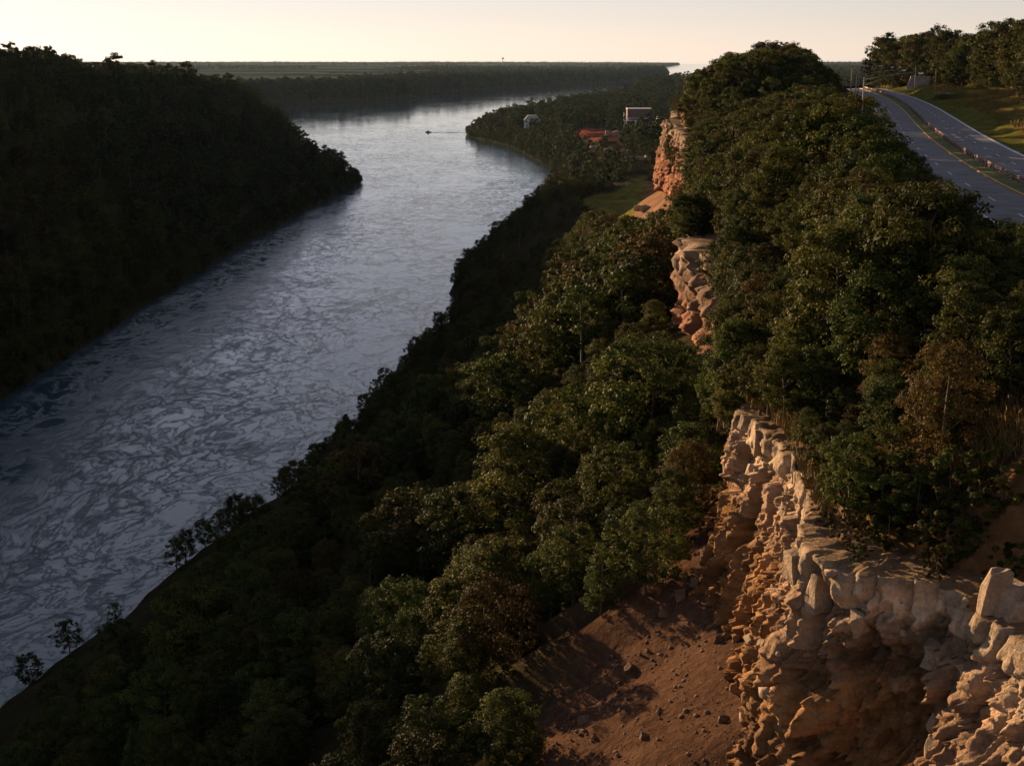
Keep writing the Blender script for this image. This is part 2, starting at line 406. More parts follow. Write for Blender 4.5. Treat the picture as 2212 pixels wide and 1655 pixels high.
def make_ground_right():
    V = build_side(prof_right, SEG_R); nr, nc = V.shape[:2]; P = V.reshape(-1, 3)
    P[:, 2] += relief(P[:, 0], P[:, 1], P[:, 2])
    u, v = proj(P[:, 0], P[:, 1], P[:, 2]); x, y, z = P.T
    c = np.tile(FOREST_FLOOR, (len(P), 1))
    k = roadK(np.minimum(y, 760))
    c = paint(c, smooth(k + 10, k + 12, x) * (y < 780) * smooth(k + 75, k + 40, x), TURF)
    dn = fbm(x * .06, y * .03, 0, 4, 31)
    c = paint(c, smooth(k + 17, k + 22, x) * (y < 780) * smooth(k + 60, k + 35, x) * smooth(-.15, .35, dn), DRY * 0.85)
    near = y < 140
    c = paint(c, near * in_poly(u, v, POLY_SLIDE).astype(float), SOIL)
    c = paint(c, near * (y < 125) * smooth(16, 10, rimX(y) - x) * 0.9, SOIL * .9)
    c = paint(c, near * (z > 88) * smooth(1280, 1150, v) * 0 + near * (z > 86) * (x < rimX(y) + 5) * 0.8, DRY * 0.8)
    c = paint(c, near * (x > rimX(y) + 1) * (y < 66) * 0.9, C(0.30, 0.16, 0.07))
    mid = (y > 330) & (y < 1000) & (x < 80)
    c = paint(c, mid * in_poly(u, v, POLY_TERRACE).astype(float), TURF * 1.15)
    c = paint(c, mid * in_poly(u, v, POLY_ORANGE).astype(float), C(0.30, 0.125, 0.065))
    c = paint(c, ((y > 1000) & (y < 1900)) * in_poly(u, v, POLY_RED).astype(float), RED)
    c = paint(c, ((y > 1000) & (y < 2100)) * in_poly(u, v, POLY_LAWN).astype(float), TURF)
    c = paint(c, ((y > 380) & (y < 720) & (x < rimX(y) + 9) & (x > rimX(y) - 14)).astype(float) * 0.75, C(0.26, 0.17, 0.11))
    m = mesh_np('ground', P, grid_faces(nr, nc), True, c)
    return tag(link('ground', m, M['ground']), 'wooded east bank with slope, cliff top and lowland beyond', 'ground', kind='structure')
def make_ground_left():
    V = build_side(prof_left, SEG_L); nr, nc = V.shape[:2]; P = V.reshape(-1, 3)
    P[:, 2] += relief(P[:, 0], P[:, 1], P[:, 2]); x, y, z = P.T
    c = np.tile(FOREST_FLOOR, (len(P), 1))
    f = vnoise(np.floor(x / 420 + vnoise(x * .001, y * .001, 0, 2)) * 1.7, np.floor(y / 330) * 2.3, 0, 9)
    c = paint(c, smooth(1500, 2600, y) * smooth(24, 34, z), FIELD_B)
    c = paint(c, smooth(1500, 2600, y) * smooth(24, 34, z) * (f > 0.0), FIELD_A)
    m = mesh_np('ground_far_bank', P, grid_faces(nr, nc, True), True, c)
    return tag(link('ground_far_bank', m, M['ground']), 'west bank with shadowed wooded gorge wall and farm plain', 'ground', kind='structure')
make_ground_right(); make_ground_left()

# ------------------------------------------------------------------ the river
def make_water():
    m, nt, p, out = new_mat('river_water')
    g = N(nt, 'ShaderNodeNewGeometry')
    mp = N(nt, 'ShaderNodeMapping'); mp.inputs['Scale'].default_value = (1.0, 0.55, 1.0); nt.links.new(g.outputs['Position'], mp.inputs[0])
    def vm(op, a, b=None, sc=None):
        n = N(nt, 'ShaderNodeVectorMath', operation=op); nt.links.new(a, n.inputs[0])
        if isinstance(b, tuple): n.inputs[1].default_value = b
        elif b is not None: nt.links.new(b, n.inputs[1])
        if sc is not None: n.inputs['Scale'].default_value = sc
        return n.outputs[0]
    def sm(op, a, b, c=None):
        n = N(nt, 'ShaderNodeMath', operation=op)
        for i, q in enumerate((a, b, c)):
            if q is None: continue
            if isinstance(q, (int, float)): n.inputs[i].default_value = q
            else: nt.links.new(q, n.inputs[i])
        return n.outputs[0]
    def warped(v, scale, amount, detail=2):
        w = noise(nt, v, scale, detail, 0.5); return vm('ADD', v, vm('SCALE', vm('SUBTRACT', w.outputs['Color'], (.5, .5, .5)), sc=amount))
    v1 = warped(warped(mp.outputs[0], 0.018, 34.0), 0.11, 7.0)
    def ridge(v, scale, rough, stops, dist=0.0):
        n = noise(nt, v, scale, 12, rough, dist); r = N(nt, 'ShaderNodeMath', operation='ABSOLUTE'); nt.links.new(sm('SUBTRACT', n.outputs[0], 0.5), r.inputs[0])
        return ramp(nt, r.outputs[0], [(a, (b, b, b)) for a, b in stops]).outputs[0]
    L1 = ridge(v1, 0.06, 0.62, [(0, 1), (0.008, .6), (0.024, .22), (0.085, 0)])
    L2 = ridge(v1, 0.21, 0.62, [(0, .42), (0.01, .24), (0.04, 0)])
    pn = noise(nt, mp.outputs[0], 0.011, 4, 0.6); pr = ramp(nt, pn.outputs[0], [(0.36, (.4, .4, .4)), (0.6, (1, 1, 1))]).outputs[0]
    mask = sm('MULTIPLY', sm('MAXIMUM', L1, L2), pr)
    fine = noise(nt, v1, 1.1, 8, 0.72).outputs[0]; med = noise(nt, v1, 0.33, 6, 0.6, 0.4).outputs[0]
    h = sm('ADD', sm('MULTIPLY', fine, sm('MULTIPLY_ADD', mask, 0.44, sm('MULTIPLY', pr, 0.05))), sm('MULTIPLY', sm('MULTIPLY', med, pr), 0.10))
    sp = N(nt, 'ShaderNodeSeparateXYZ'); nt.links.new(g.outputs['Position'], sp.inputs[0])       # calmer where the river widens
    cm = N(nt, 'ShaderNodeMapRange'); nt.links.new(sp.outputs[1], cm.inputs[0]); cm.inputs[1].default_value = 500; cm.inputs[2].default_value = 2600; cm.inputs[3].default_value = 1.0; cm.inputs[4].default_value = 0.12
    bump(nt, p, sm('MULTIPLY', h, cm.outputs[0]), 1.0, 0.62)
    p.inputs['Base Color'].default_value = (0.026, 0.058, 0.072, 1); p.inputs['IOR'].default_value = 1.45; p.inputs['Specular Tint'].default_value = (0.92, 1.0, 1.0, 1)
    rr = N(nt, 'ShaderNodeMapRange'); nt.links.new(mask, rr.inputs[0]); rr.inputs[3].default_value = 0.04; rr.inputs[4].default_value = 0.12
    nt.links.new(rr.outputs[0], p.inputs['Roughness'])
    ys = np.concatenate([np.linspace(-300, 3000, 34), np.geomspace(3100, 23400, 24)]); xs = np.linspace(-1, 1, 25)
    P = np.array([[x * (900 + max(y, 0) * 0.75), y, 0.0] for y in ys for x in xs])
    return tag(link('river', mesh_np('river', P, grid_faces(len(ys), len(xs)), True), m), 'wide grey river with swirling eddies between wooded banks', 'river', kind='structure')
make_water()
# ------------------------------------------------------------------ cliffs
def rim_path(y0, y1, step):
    ys = np.arange(y0, y1, -0.05 if y0 > y1 else 0.05)
    xs = rimX(ys); xs = np.convolve(np.pad(xs, 20, mode='edge'), np.ones(41) / 41, 'valid')
    s = np.concatenate([[0], np.cumsum(np.hypot(np.diff(xs), np.diff(ys)))])
    ss = np.arange(0, s[-1], step)
    X = np.interp(ss, s, xs); Y = np.interp(ss, s, ys)
    k = max(3, int(2.5 / step)); ker = np.ones(2 * k + 1) / (2 * k + 1)
    dx = np.convolve(np.pad(np.gradient(X), k, mode='edge'), ker, 'valid'); dy = np.convolve(np.pad(np.gradient(Y), k, mode='edge'), ker, 'valid')
    l = np.hypot(dx, dy); nx, ny = dy / l, -dx / l          # walking towards the camera, the drop is on the right hand
    sg = np.where(nx > 0, -1, 1); 
    if np.mean(sg) < 0: nx, ny = -nx, -ny
    return ss, X, Y, nx, ny
def facet(S, W, ss, sw, seed):
    """fractured rock: every cell a flat face with its own set-back and tilt"""
    gx, gy = S / ss, W / sw; ix, iy = np.floor(gx), np.floor(gy); best = np.full(S.shape, 9e9); off = np.zeros(S.shape); tl = np.zeros(S.shape)
    z = np.zeros_like(ix)
    for a in (-1, 0, 1):
        for b in (-1, 0, 1):
            cx, cy_ = ix + a, iy + b; fx = cx + hash3(cx, cy_, z, seed); fy = cy_ + hash3(cx, cy_, z + 1, seed)
            d = (gx - fx) ** 2 + (gy - fy) ** 2; m = d < best
            o = hash3(cx, cy_, z + 2, seed) * 2 - 1; t = (hash3(cx, cy_, z + 3, seed) * 2 - 1) * (gx - fx) + (hash3(cx, cy_, z + 4, seed) * 2 - 1) * (gy - fy)
            best = np.where(m, d, best); off = np.where(m, o, off); tl = np.where(m, t, tl)
    return off, tl
def bedded(S, W, seed, tmin, tmax, depth):
    rg = np.random.default_rng(seed); e = [0.0]
    while e[-1] < depth + 2: e.append(e[-1] + rg.uniform(tmin, tmax))
    e = np.array(e); w = W + .22 * vnoise(S * .12, W * .1, 0, seed) + .07 * vnoise(S * .9, W, 1, seed + 1)
    i = np.clip(np.searchsorted(e, w) - 1, 0, len(e) - 2); f = (w - e[i]) / (e[i + 1] - e[i]); r = rg.uniform(-1, 1, len(e))
    return r[i] * (.6 + .6 * vnoise(S * .22, i * 3.7, 0, seed + 2)) - .35 * f, r[(i * 7 + 3) % len(e)]
def cliff_sheet(name, y0, y1, step, depth, layers, seed, lean, colours, extra=None, parent=None, back=6.5, rocky=False):
    ss, X, Y, nx, ny = rim_path(y0, y1, step)
    w = np.concatenate([np.linspace(-back, 0, max(5, int(back / step / 2)), endpoint=False), np.arange(0, depth, step)])
    S, W = np.meshgrid(ss, w, indexing='ij'); rng = np.random.default_rng(seed)
    ZT = rimZ(Y)[:, None] + 0 * W; XX = X[:, None] + 0 * W; YY = Y[:, None] + 0 * W
    edges = np.concatenate([[0], np.cumsum([l[0] for l in layers])])
    wn_ = W + 0.35 * vnoise(S * .35, W * .2, 0, seed + 1) + 0.16 * vnoise(S * 1.3, W * .8, 0, seed + 3) + 0.7 * vnoise(S * .06, 0, 0, seed + 2)
    li = np.clip(np.searchsorted(edges, wn_, side='right') - 1, 0, len(layers) - 1)
    D = np.zeros_like(S); TOP = np.zeros_like(S); colour = np.zeros(S.shape + (3,)); crack = np.zeros_like(S)
    for i, (th, off, spacing, jit, rough, ci) in enumerate(layers):
        mk = li == i
        if not mk.any(): continue
        jn = [rng.uniform(-2, 0)]
        while jn[-1] < ss[-1] + 3: jn.append(jn[-1] + spacing * rng.uniform(0.45, 1.7))
        jn = np.array(jn); off_r = rng.uniform(-1, 1, len(jn) + 1); hgt = rng.uniform(-1, 1, len(jn) + 1); tilt = rng.uniform(-1, 1, len(jn) + 1)
        sw = S + 0.18 * vnoise(W * 1.2, S * .2, i, seed + 5) + 0.05 * (W - edges[i]) * tilt[np.clip(np.searchsorted(jn, S), 0, len(jn))]
        cell = np.searchsorted(jn, sw); cell = np.clip(cell, 0, len(jn) - 1)
        dj = np.minimum(np.abs(sw - jn[np.clip(cell - 1, 0, len(jn) - 1)]), np.abs(sw - jn[cell]))
        mid = 0.5 * (jn[np.clip(cell - 1, 0, len(jn) - 1)] + jn[cell])
        o = off + jit * off_r[cell] + 0.22 * tilt[cell] * (sw - mid)
        gap = np.exp(-(dj / (0.07 + 0.04 * spacing)) ** 2)
        db = np.minimum(np.abs(wn_ - edges[i]), np.abs(edges[i + 1] - wn_)) if i else np.abs(edges[1] - wn_)
        gap = np.maximum(gap, 0.8 * np.exp(-(db / 0.09) ** 2))
        o = o - gap * 0.32 * min(1, spacing)
        o = o + rough * fbm(S * 1.1, W * 1.1, i * 3.1, 4, seed + 30 + i)
        D[mk] = o[mk]; crack[mk] = gap[mk]
        if i == 0: TOP = hgt[cell] * 0.34 - 0.8 * smooth(.15, .55, vnoise(S * .13, 0.5, 0, seed + 91))
        cc = np.array(colours[ci]) * (1 + 0.16 * off_r[cell])[..., None]
        colour[mk] = cc[mk]
    if rocky:
        k = smooth(.9, 1.6, W); b1, bc = bedded(S, W, seed + 60, .22, .75, depth)
        o1, t1 = facet(S + .12 * W, W, 1.5, 2.6, seed + 61); o2, t2 = facet(S, W, .62, .85, seed + 62); o3, t3 = facet(S, W, .34, .26, seed + 63)
        D = D * (1 - .75 * k) + k * (.24 * b1 + .62 * o1 + .38 * t1 + .30 * o2 + .18 * t2) + (.35 + .65 * k) * (.08 * o3 + .08 * t3)
        rgj = np.random.default_rng(seed + 66); js = np.cumsum(rgj.uniform(.9, 3.4, int(ss[-1] / 1.2) + 4)); sj = S + .16 * vnoise(W * .8, S * .1, 3, seed + 67) + .06 * W
        ji = np.clip(np.searchsorted(js, sj), 1, len(js) - 1); dj = np.minimum(np.abs(sj - js[ji - 1]), np.abs(js[ji] - sj)); D = D - .75 * np.exp(-(dj / .11) ** 2) * smooth(.4, 1, W) * (.4 + .6 * (vnoise(W * .35, ji * 5.3, 0, seed + 68) > -.2))
        wg = W + .8 * vnoise(S * .3, W * .3, 5, seed + 64)
        grad = np.stack([np.interp(wg, [0, 1.6, 2.2, 5, 7, 11, 20], [colours[q][c_] for q in ('cap', 'cap', 'buff', 'thin', 'ochre', 'shale', 'shale')]) for c_ in range(3)], -1)
        colour = grad * (1 + .16 * o1 + .20 * o2 + .14 * bc)[..., None]
    D = D + 0.9 * vnoise(S * .11, W * .06, 0, seed + 9) + 0.45 * vnoise(S * .31, W * .12, 4, seed + 10)
    if extra is not None: D = D + extra(S, W, XX, YY)
    L = lean(np.maximum(W, 0), YY)
    behind = W < 0
    out = np.where(behind, W + np.maximum(D[:, [np.searchsorted(w, 0.0)]], -0.4) * (1 + W / back), D + L)
    zz = np.where(behind, ZT + TOP * np.exp(np.minimum(W, 0) * .7) + 0.10 * fbm(S * 1.3, W * 1.3, 9, 3, seed + 50) - 0.9 * (-W / back) ** 2, ZT - W + TOP * np.exp(-np.maximum(W, 0) * 0.7))
    zz = zz + np.where(behind, 0.05 * (-W), 0)
    P = np.stack([XX + nx[:, None] * out, YY + ny[:, None] * out, zz], -1).reshape(-1, 3)
    st = fbm(S * .25, W * .7, 2, 4, seed + 70)
    colour *= (1 + 0.30 * st)[..., None]
    colour[behind] = np.array(colours['top'])
    colour = np.clip(colour, 0.01, 0.8)
    m = mesh_np(name, P, grid_faces(len(ss), len(w)), False, colour.reshape(-1, 3))
    o = link(name, m, M['rock'], parent)
    info = dict(ss=ss, w=w, P=P.reshape(len(ss), len(w), 3), nx=nx, ny=ny, X=X, Y=Y)
    return o, info
ROCKC = {'cap': (0.36, 0.262, 0.172), 'buff': (0.27, 0.18, 0.112), 'thin': (0.22, 0.135, 0.078), 'ochre': (0.235, 0.120, 0.045), 'shale': (0.19, 0.092, 0.036), 'top': (0.24, 0.15, 0.075)}
near_layers = [(1.6, 0.30, 1.25, 0.40, 0.16, 'cap'), (0.45, -0.25, 0.5, 0.15, 0.12, 'buff'), (0.9, 0.05, 0.75, 0.30, 0.16, 'buff'), (0.35, -0.15, 0.4, 0.14, 0.1, 'thin'), (0.8, 0.1, 0.7, 0.3, 0.16, 'buff'), (0.5, -0.1, 0.5, 0.14, 0.08, 'thin'),
               (0.7, 0.1, 0.8, 0.2, 0.10, 'buff'), (0.4, -0.15, 0.45, 0.12, 0.08, 'thin'), (1.3, 0.0, 0.9, 0.35, 0.2, 'thin'), (0.6, -0.2, 0.5, 0.15, 0.15, 'ochre'),
               (2.4, 0.0, 1.5, 0.4, 0.40, 'ochre'), (4.0, 0.1, 1.9, 0.45, 0.55, 'shale'), (12.0, 0.0, 2.4, 0.4, 0.5, 'shale')]
def near_lean(w, y):
    k = np.interp(y, [44, 56, 64, 72, 90], [0.60, 0.36, 0.16, 0.10, 0.08])
    return w * k + 0.004 * w * w
def near_extra(S, W, X, Y):
    hol = np.exp(-((Y - 61.3) / 1.7) ** 2 - ((W - 5.8) / 2.8) ** 2)
    q1, q2 = facet(S, W, 1.5, 1.3, 301); q3, q4 = facet(S + .3 * W, W, .6, .5, 302)
    e = -2.2 * hol + smooth(.1, .6, np.exp(-((Y - 61.3) / 2.2) ** 2)) * smooth(2, 4, W) * (.6 * q1 + .25 * q2 + .35 * q3 + .1 * q4)          # dark hollow in the bay
    e += -1.0 * np.exp(-((Y - 64.6) / 0.55) ** 2) * smooth(0, 1.0, W) * smooth(8, 4, W)     # open joint behind the corner block
    e += 0.8 * np.exp(-((Y - 66.8) / 1.6) ** 2) * smooth(3, 6, W)
    ribs = 1 - 2 * np.abs(vnoise(S * .55, W * .05, 1, 77))
    ribs2 = 1 - 2 * np.abs(vnoise(S * 1.5, W * .16, 2, 78))
    lo = smooth(4.5, 8, W)
    e += lo * (ribs * 0.75 + ribs2 * 0.33 - 0.2)
    e += -0.9 * np.exp(-((Y - 91.5) / 1.4) ** 2) * smooth(1.5, 3, W) * smooth(9, 5, W)
    return e
cliff, CL = cliff_sheet('cliff', 128, 36, 0.115, 20.0, near_layers, 3, near_lean, ROCKC, near_extra, rocky=True)
tag(cliff, 'sunlit buff and ochre layered cliff below the near trees', 'cliff', kind='structure')
far_layers = [(2.6, 0.5, 3.0, 0.6, 0.3, 'cap'), (1.4, -0.3, 1.5, 0.3, 0.3, 'buff'), (3.0, 0.5, 2.6, 0.6, 0.4, 'buff'), (2.2, -1.2, 2.0, 0.4, 0.4, 'shale'), (2.8, 0.9, 2.6, 0.7, 0.4, 'cap'), (3.0, 0.2, 2.2, 0.5, 0.5, 'thin'), (14.0, 0.0, 3.0, 0.6, 0.8, 'red')]
FARC = dict(ROCKC); FARC['red'] = (0.32, 0.13, 0.065); FARC['cap'] = (0.232, 0.16, 0.108); FARC['buff'] = (0.192, 0.124, 0.08); FARC['thin'] = (0.168, 0.104, 0.064); FARC['red'] = (0.25, 0.10, 0.05); FARC['ochre'] = (0.23, 0.115, 0.06); FARC['shale'] = (0.25, 0.10, 0.05)
cliff2, CL2 = cliff_sheet('cliff_headland', 660, 128, 0.5, 20.0, far_layers, 19, lambda w, y: w * np.interp(y, [128, 200, 400, 640], [0.08, 0.1, 0.18, 0.4]), FARC, lambda S, W, X, Y: 0.8 * np.interp(Y, [120, 135], [0, 1]) + 1.6 * vnoise(S * .045, W * .02, 3, 40) + .8 * facet(S, W, 6.5, 4.0, 7)[0] + .5 * facet(S, W, 2.4, 1.6, 8)[0], rocky=True)
tag(cliff2, 'long stepped rock wall running along the wooded headland', 'cliff', kind='structure')
for o_, nm in ((cliff, 'cliff'), (cliff2, 'cliff_headland')): pass

# loose and standing blocks: irregular hexahedra shared between alike pieces
def block_mesh(seed, cuts=2, rough=0.05):
    import bmesh
    rng = random.Random(seed); bm = bmesh.new(); bmesh.ops.create_cube(bm, size=1.0)
    for v in bm.verts: v.co += Vector((rng.uniform(-.13, .13), rng.uniform(-.13, .13), rng.uniform(-.1, .1)))
    for _ in range(2):
        n = Vector((rng.uniform(-1, 1), rng.uniform(-1, 1), rng.uniform(-.6, 1))).normalized()
        r = bmesh.ops.bisect_plane(bm, geom=bm.verts[:] + bm.edges[:] + bm.faces[:], plane_co=n * rng.uniform(.45, .58), plane_no=n, clear_outer=True)
        ed = [e for e in r['geom_cut'] if isinstance(e, bmesh.types.BMEdge)]
        if ed:
            try: bmesh.ops.contextual_create(bm, geom=ed)
            except Exception: pass
    bmesh.ops.bevel(bm, geom=bm.edges[:], offset=0.03, segments=1, affect='EDGES', clamp_overlap=True)
    bmesh.ops.triangulate(bm, faces=bm.faces[:]); bmesh.ops.subdivide_edges(bm, edges=[e for e in bm.edges if e.calc_length() > .3], cuts=1, use_grid_fill=True)
    from mathutils import noise as mn
    for v in bm.verts: v.co += mn.noise_vector(v.co * 2.3 + Vector((seed, 0, 0))) * .075
    m = bpy.data.meshes.new('rock_block'); bm.to_mesh(m); bm.free()
    ca = m.color_attributes.new('Col', 'FLOAT_COLOR', 'POINT')
    t = rng.uniform(0.8, 1.15)
    for d in ca.data: d.color = (0.34 * t, 0.25 * t, 0.17 * t, 1)
    m.materials.append(M['rock'])
    return m
BLOCKS = [block_mesh(100 + i) for i in range(14)]
BROWN = [block_mesh(200 + i) for i in range(6)]
for m_ in BROWN:
    for d in m_.color_attributes['Col'].data: d.color = (.15, .095, .064, 1)
def near_point(y, w):
    i = int(np.argmin(np.abs(CL['Y'] - y))); j = int(np.argmin(np.abs(CL['w'] - w)))
    return Vector(CL['P'][i, j]), Vector((CL['nx'][i], CL['ny'][i], 0))
rb = random.Random(8)
def put_block(y, w, size, inset, parent, seed=None, tilt=0.08, yaw=0.25):
    p, n = near_point(y, w)
    o = link('rock_block', BLOCKS[rb.randrange(len(BLOCKS))], None, parent)
    o.scale = size
    o.location = p - n * inset
    o.rotation_euler = (rb.uniform(-tilt, tilt), rb.uniform(-tilt, tilt), math.atan2(n.y, n.x) + rb.uniform(-yaw, yaw))
    return o
# cap blocks along the edge, then blocks proud of the beds below
y = 104.0
while y > 43:
    wd = rb.uniform(0.7, 1.9)
    if rb.random() < 0.2: put_block(y, 0.85 + rb.uniform(-.3, .4), (rb.uniform(.8, 1.3), wd * rb.uniform(.5, 1), rb.uniform(.6, 1.9)), rb.uniform(0.35, 0.6), cliff, tilt=.16)
    y -= wd * rb.uniform(0.85, 1.5) * (0.5 if 57 < y < 64.5 else 1.0)
for i in range(46):
    yy = rb.uniform(46, 101) if i % 3 else rb.uniform(55, 70); w = rb.choice([2.3, 3.0, 3.6, 4.4, 5.2, 6.0, 7.0, 8.5, 10.0]) + rb.uniform(-.2, .2)
    s = rb.uniform(0.25, 0.8)
    put_block(yy, w, (s * rb.uniform(.7, 1.1), s * rb.uniform(.8, 1.6), s * rb.uniform(.5, 1.3)), s * 0.3, cliff, tilt=0.3, yaw=0.5)
# standing and leaning pillars in the bay
for (yy, w, sz, rot) in ((64.9, 2.0, (1.0, 0.9, 2.0), (0, 0.05, .1)), (66.6, 1.2, (1.2, 1.1, 1.6), (0, .1, .2)), (62.6, 2.4, (1.0, .8, 1.1), (.3, .3, .5)), (60.6, 3.2, (.9, .8, 1.0), (.2, .4, .9))):
    p, n = near_point(yy, w); o = link('rock_block', BLOCKS[rb.randrange(len(BLOCKS))], None, cliff)
    o.scale = sz; o.location = p + n * 0.12; o.rotation_euler = (rot[0], rot[1], math.atan2(n.y, n.x) + rot[2])
# big pale slabs at the corner by the frame's edge
slab_spots = [((2150, 1275), 92.1, (1.1, 0.75, 2.0), .2), ((2185, 1300), 91.6, (1.5, 1.2, 1.4), .5), ((2215, 1320), 91.4, (1.5, 1.1, 1.2), .1), ((2140, 1340), 90.6, (0.7, 0.6, 0.8), .9), ((2200, 1370), 90.4, (0.9, 0.8, 0.6), .3)]
for i, ((u, v), z, sz, rz) in enumerate(slab_spots):
    x, yv = at(u, v, z); o = link('rock_block', BLOCKS[(3 * i + 2) % len(BLOCKS)], None, cliff); o.scale = sz; o.location = (x, yv, z); o.rotation_euler = (0.05, 0.1, rz)
# boulders lying on the bare slide and the headland slope, each its own thing
rubble_pts = []
bd = random.Random(31)
BOULDER_SPOTS = [(1262, 1560, 1.0), (1305, 1530, 0.7), (1482, 1400, .7), (1560, 1560, .7), (1358, 1455, .9), (1235, 1500, .8), (1390, 1600, .6), (1555, 1385, .7), (1620, 1600, .9), (1540, 1235, 1.1), (1505, 1260, .9), (1565, 1215, 1.2), (1470, 1290, 1.0), (1525, 1205, .9), (1440, 1330, .9)]
def slope_hit(u, v, y0=55, y1=140):
    best = None
    for y in np.arange(y0, y1, 0.5):
        x, z = at_y(u, v, y); h = float(height_at(x, y)[0])
        if z <= h: return x, y, h
    return None
nb = 0; LAB = []
for (u, v, s) in BOULDER_SPOTS:
    hit = slope_hit(u, v)
    if not hit: continue
    x, y, h = hit; o = link('boulder', BROWN[bd.randrange(6)]); o.location = (x, y, h + 0.02 * s); o.scale = (s * bd.uniform(.6, 1), s * bd.uniform(.6, 1), s * bd.uniform(.45, .8))
    o.rotation_euler = (bd.uniform(-.4, .4), bd.uniform(-.4, .4), bd.uniform(0, 6))
    shade = 'in shade under the cliff' if v < 1340 else 'on the bare brown slide'
    tag(o, None, 'boulder', 'boulders under the near cliff, shaded' if v < 1340 else 'boulders on the sunlit slide')
    LAB.append((o, ('large' if s > .95 else ('medium' if s > .75 else 'small')) + (' dark boulder lying ' if v < 1340 else ' brown boulder lying ') + shade, y))
# gravel and small stones of the slide: uncountable
def scatter_mesh(name, pts, sizes, meshes, seed):
    """join many small copies into one mesh"""
    rng = np.random.default_rng(seed); VV = []; FF = []; base = 0
    tpl = []
    for m in meshes:
        m2 = m.copy(); import bmesh
        bm = bmesh.new(); bm.from_mesh(m2); bmesh.ops.triangulate(bm, faces=bm.faces[:]); 
        v = np.array([q.co[:] for q in bm.verts]); f = np.array([[q.index for q in fc.verts] for fc in bm.faces]); bm.free(); bpy.data.meshes.remove(m2)
        tpl.append((v, f))
    ids = rng.integers(0, len(tpl), len(pts))
    for k in range(len(tpl)):
        sel = np.where(ids == k)[0]
        if not len(sel): continue
        v, f = tpl[k]; a = rng.uniform(0, 6.283, len(sel)); t = rng.uniform(-.5, .5, len(sel))
        sc = sizes[sel][:, None] * rng.uniform(.6, 1.2, (len(sel), 3))
        vv = v[None] * sc[:, None, :]
        ca, sa = np.cos(a)[:, None], np.sin(a)[:, None]
        X = vv[..., 0] * ca - vv[..., 1] * sa; Y = vv[..., 0] * sa + vv[..., 1] * ca; Z = vv[..., 2] + X * t[:, None] * .5
        VV.append((np.stack([X, Y, Z], -1) + pts[sel][:, None, :]).reshape(-1, 3))
        FF.append((f[None] + (np.arange(len(sel)) * len(v))[:, None, None] + base).reshape(-1, 3)); base += len(sel) * len(v)
    return np.concatenate(VV), np.concatenate(FF)
def low_rock(seed):
    import bmesh
    rng = random.Random(seed); bm = bmesh.new(); bmesh.ops.create_icosphere(bm, subdivisions=1, radius=0.5)
    for v in bm.verts: v.co *= rng.uniform(.6, 1.1)
    m = bpy.data.meshes.new('pebble'); bm.to_mesh(m); bm.free(); return m
PEB = [low_rock(i) for i in range(5)]
px = RNG.uniform(-30, 16, 22000); py = RNG.uniform(56, 112, 22000); ph = height_at(px, py); pu, pv = proj(px, py, ph)
ok = in_poly(pu, pv, POLY_SLIDE) & (px < rimX(py) - 1.5)
px, py, ph = px[ok], py[ok], ph[ok]
V_, F_ = scatter_mesh('rubble', np.stack([px, py, ph], 1), np.minimum(RNG.pareto(2.2, len(px)) * 0.08 + 0.06, .42), PEB, 5)
V_[:, 2] += 0
rub = link('rubble', mesh_np('rubble', V_, F_, False, np.tile(C(.17, .11, .075), (len(V_), 1))), M['rock']); tag(rub, 'small stones strewn over the bare brown slide', 'rubble', kind='stuff')
# broken stone on the ledges of the bay
qi = RNG.integers(0, len(CL['ss']), 2600); qj = RNG.integers(0, len(CL['w']), 2600); Q = CL['P'][qi, qj]
ok = (Q[:, 1] < 75) & (RNG.uniform(0, 1, 2600) < 0.6)
V_, F_ = scatter_mesh('ledge_rubble', Q[ok], RNG.pareto(2.5, ok.sum()) * 0.12 + 0.1, PEB, 6)
lr = link('broken_stone', mesh_np('broken_stone', V_, F_, False, np.tile(C(.36, .26, .18), (len(V_), 1))), M['rock']); tag(lr, 'broken stone lodged on the ledges of the ochre cliff', 'rubble', kind='stuff')

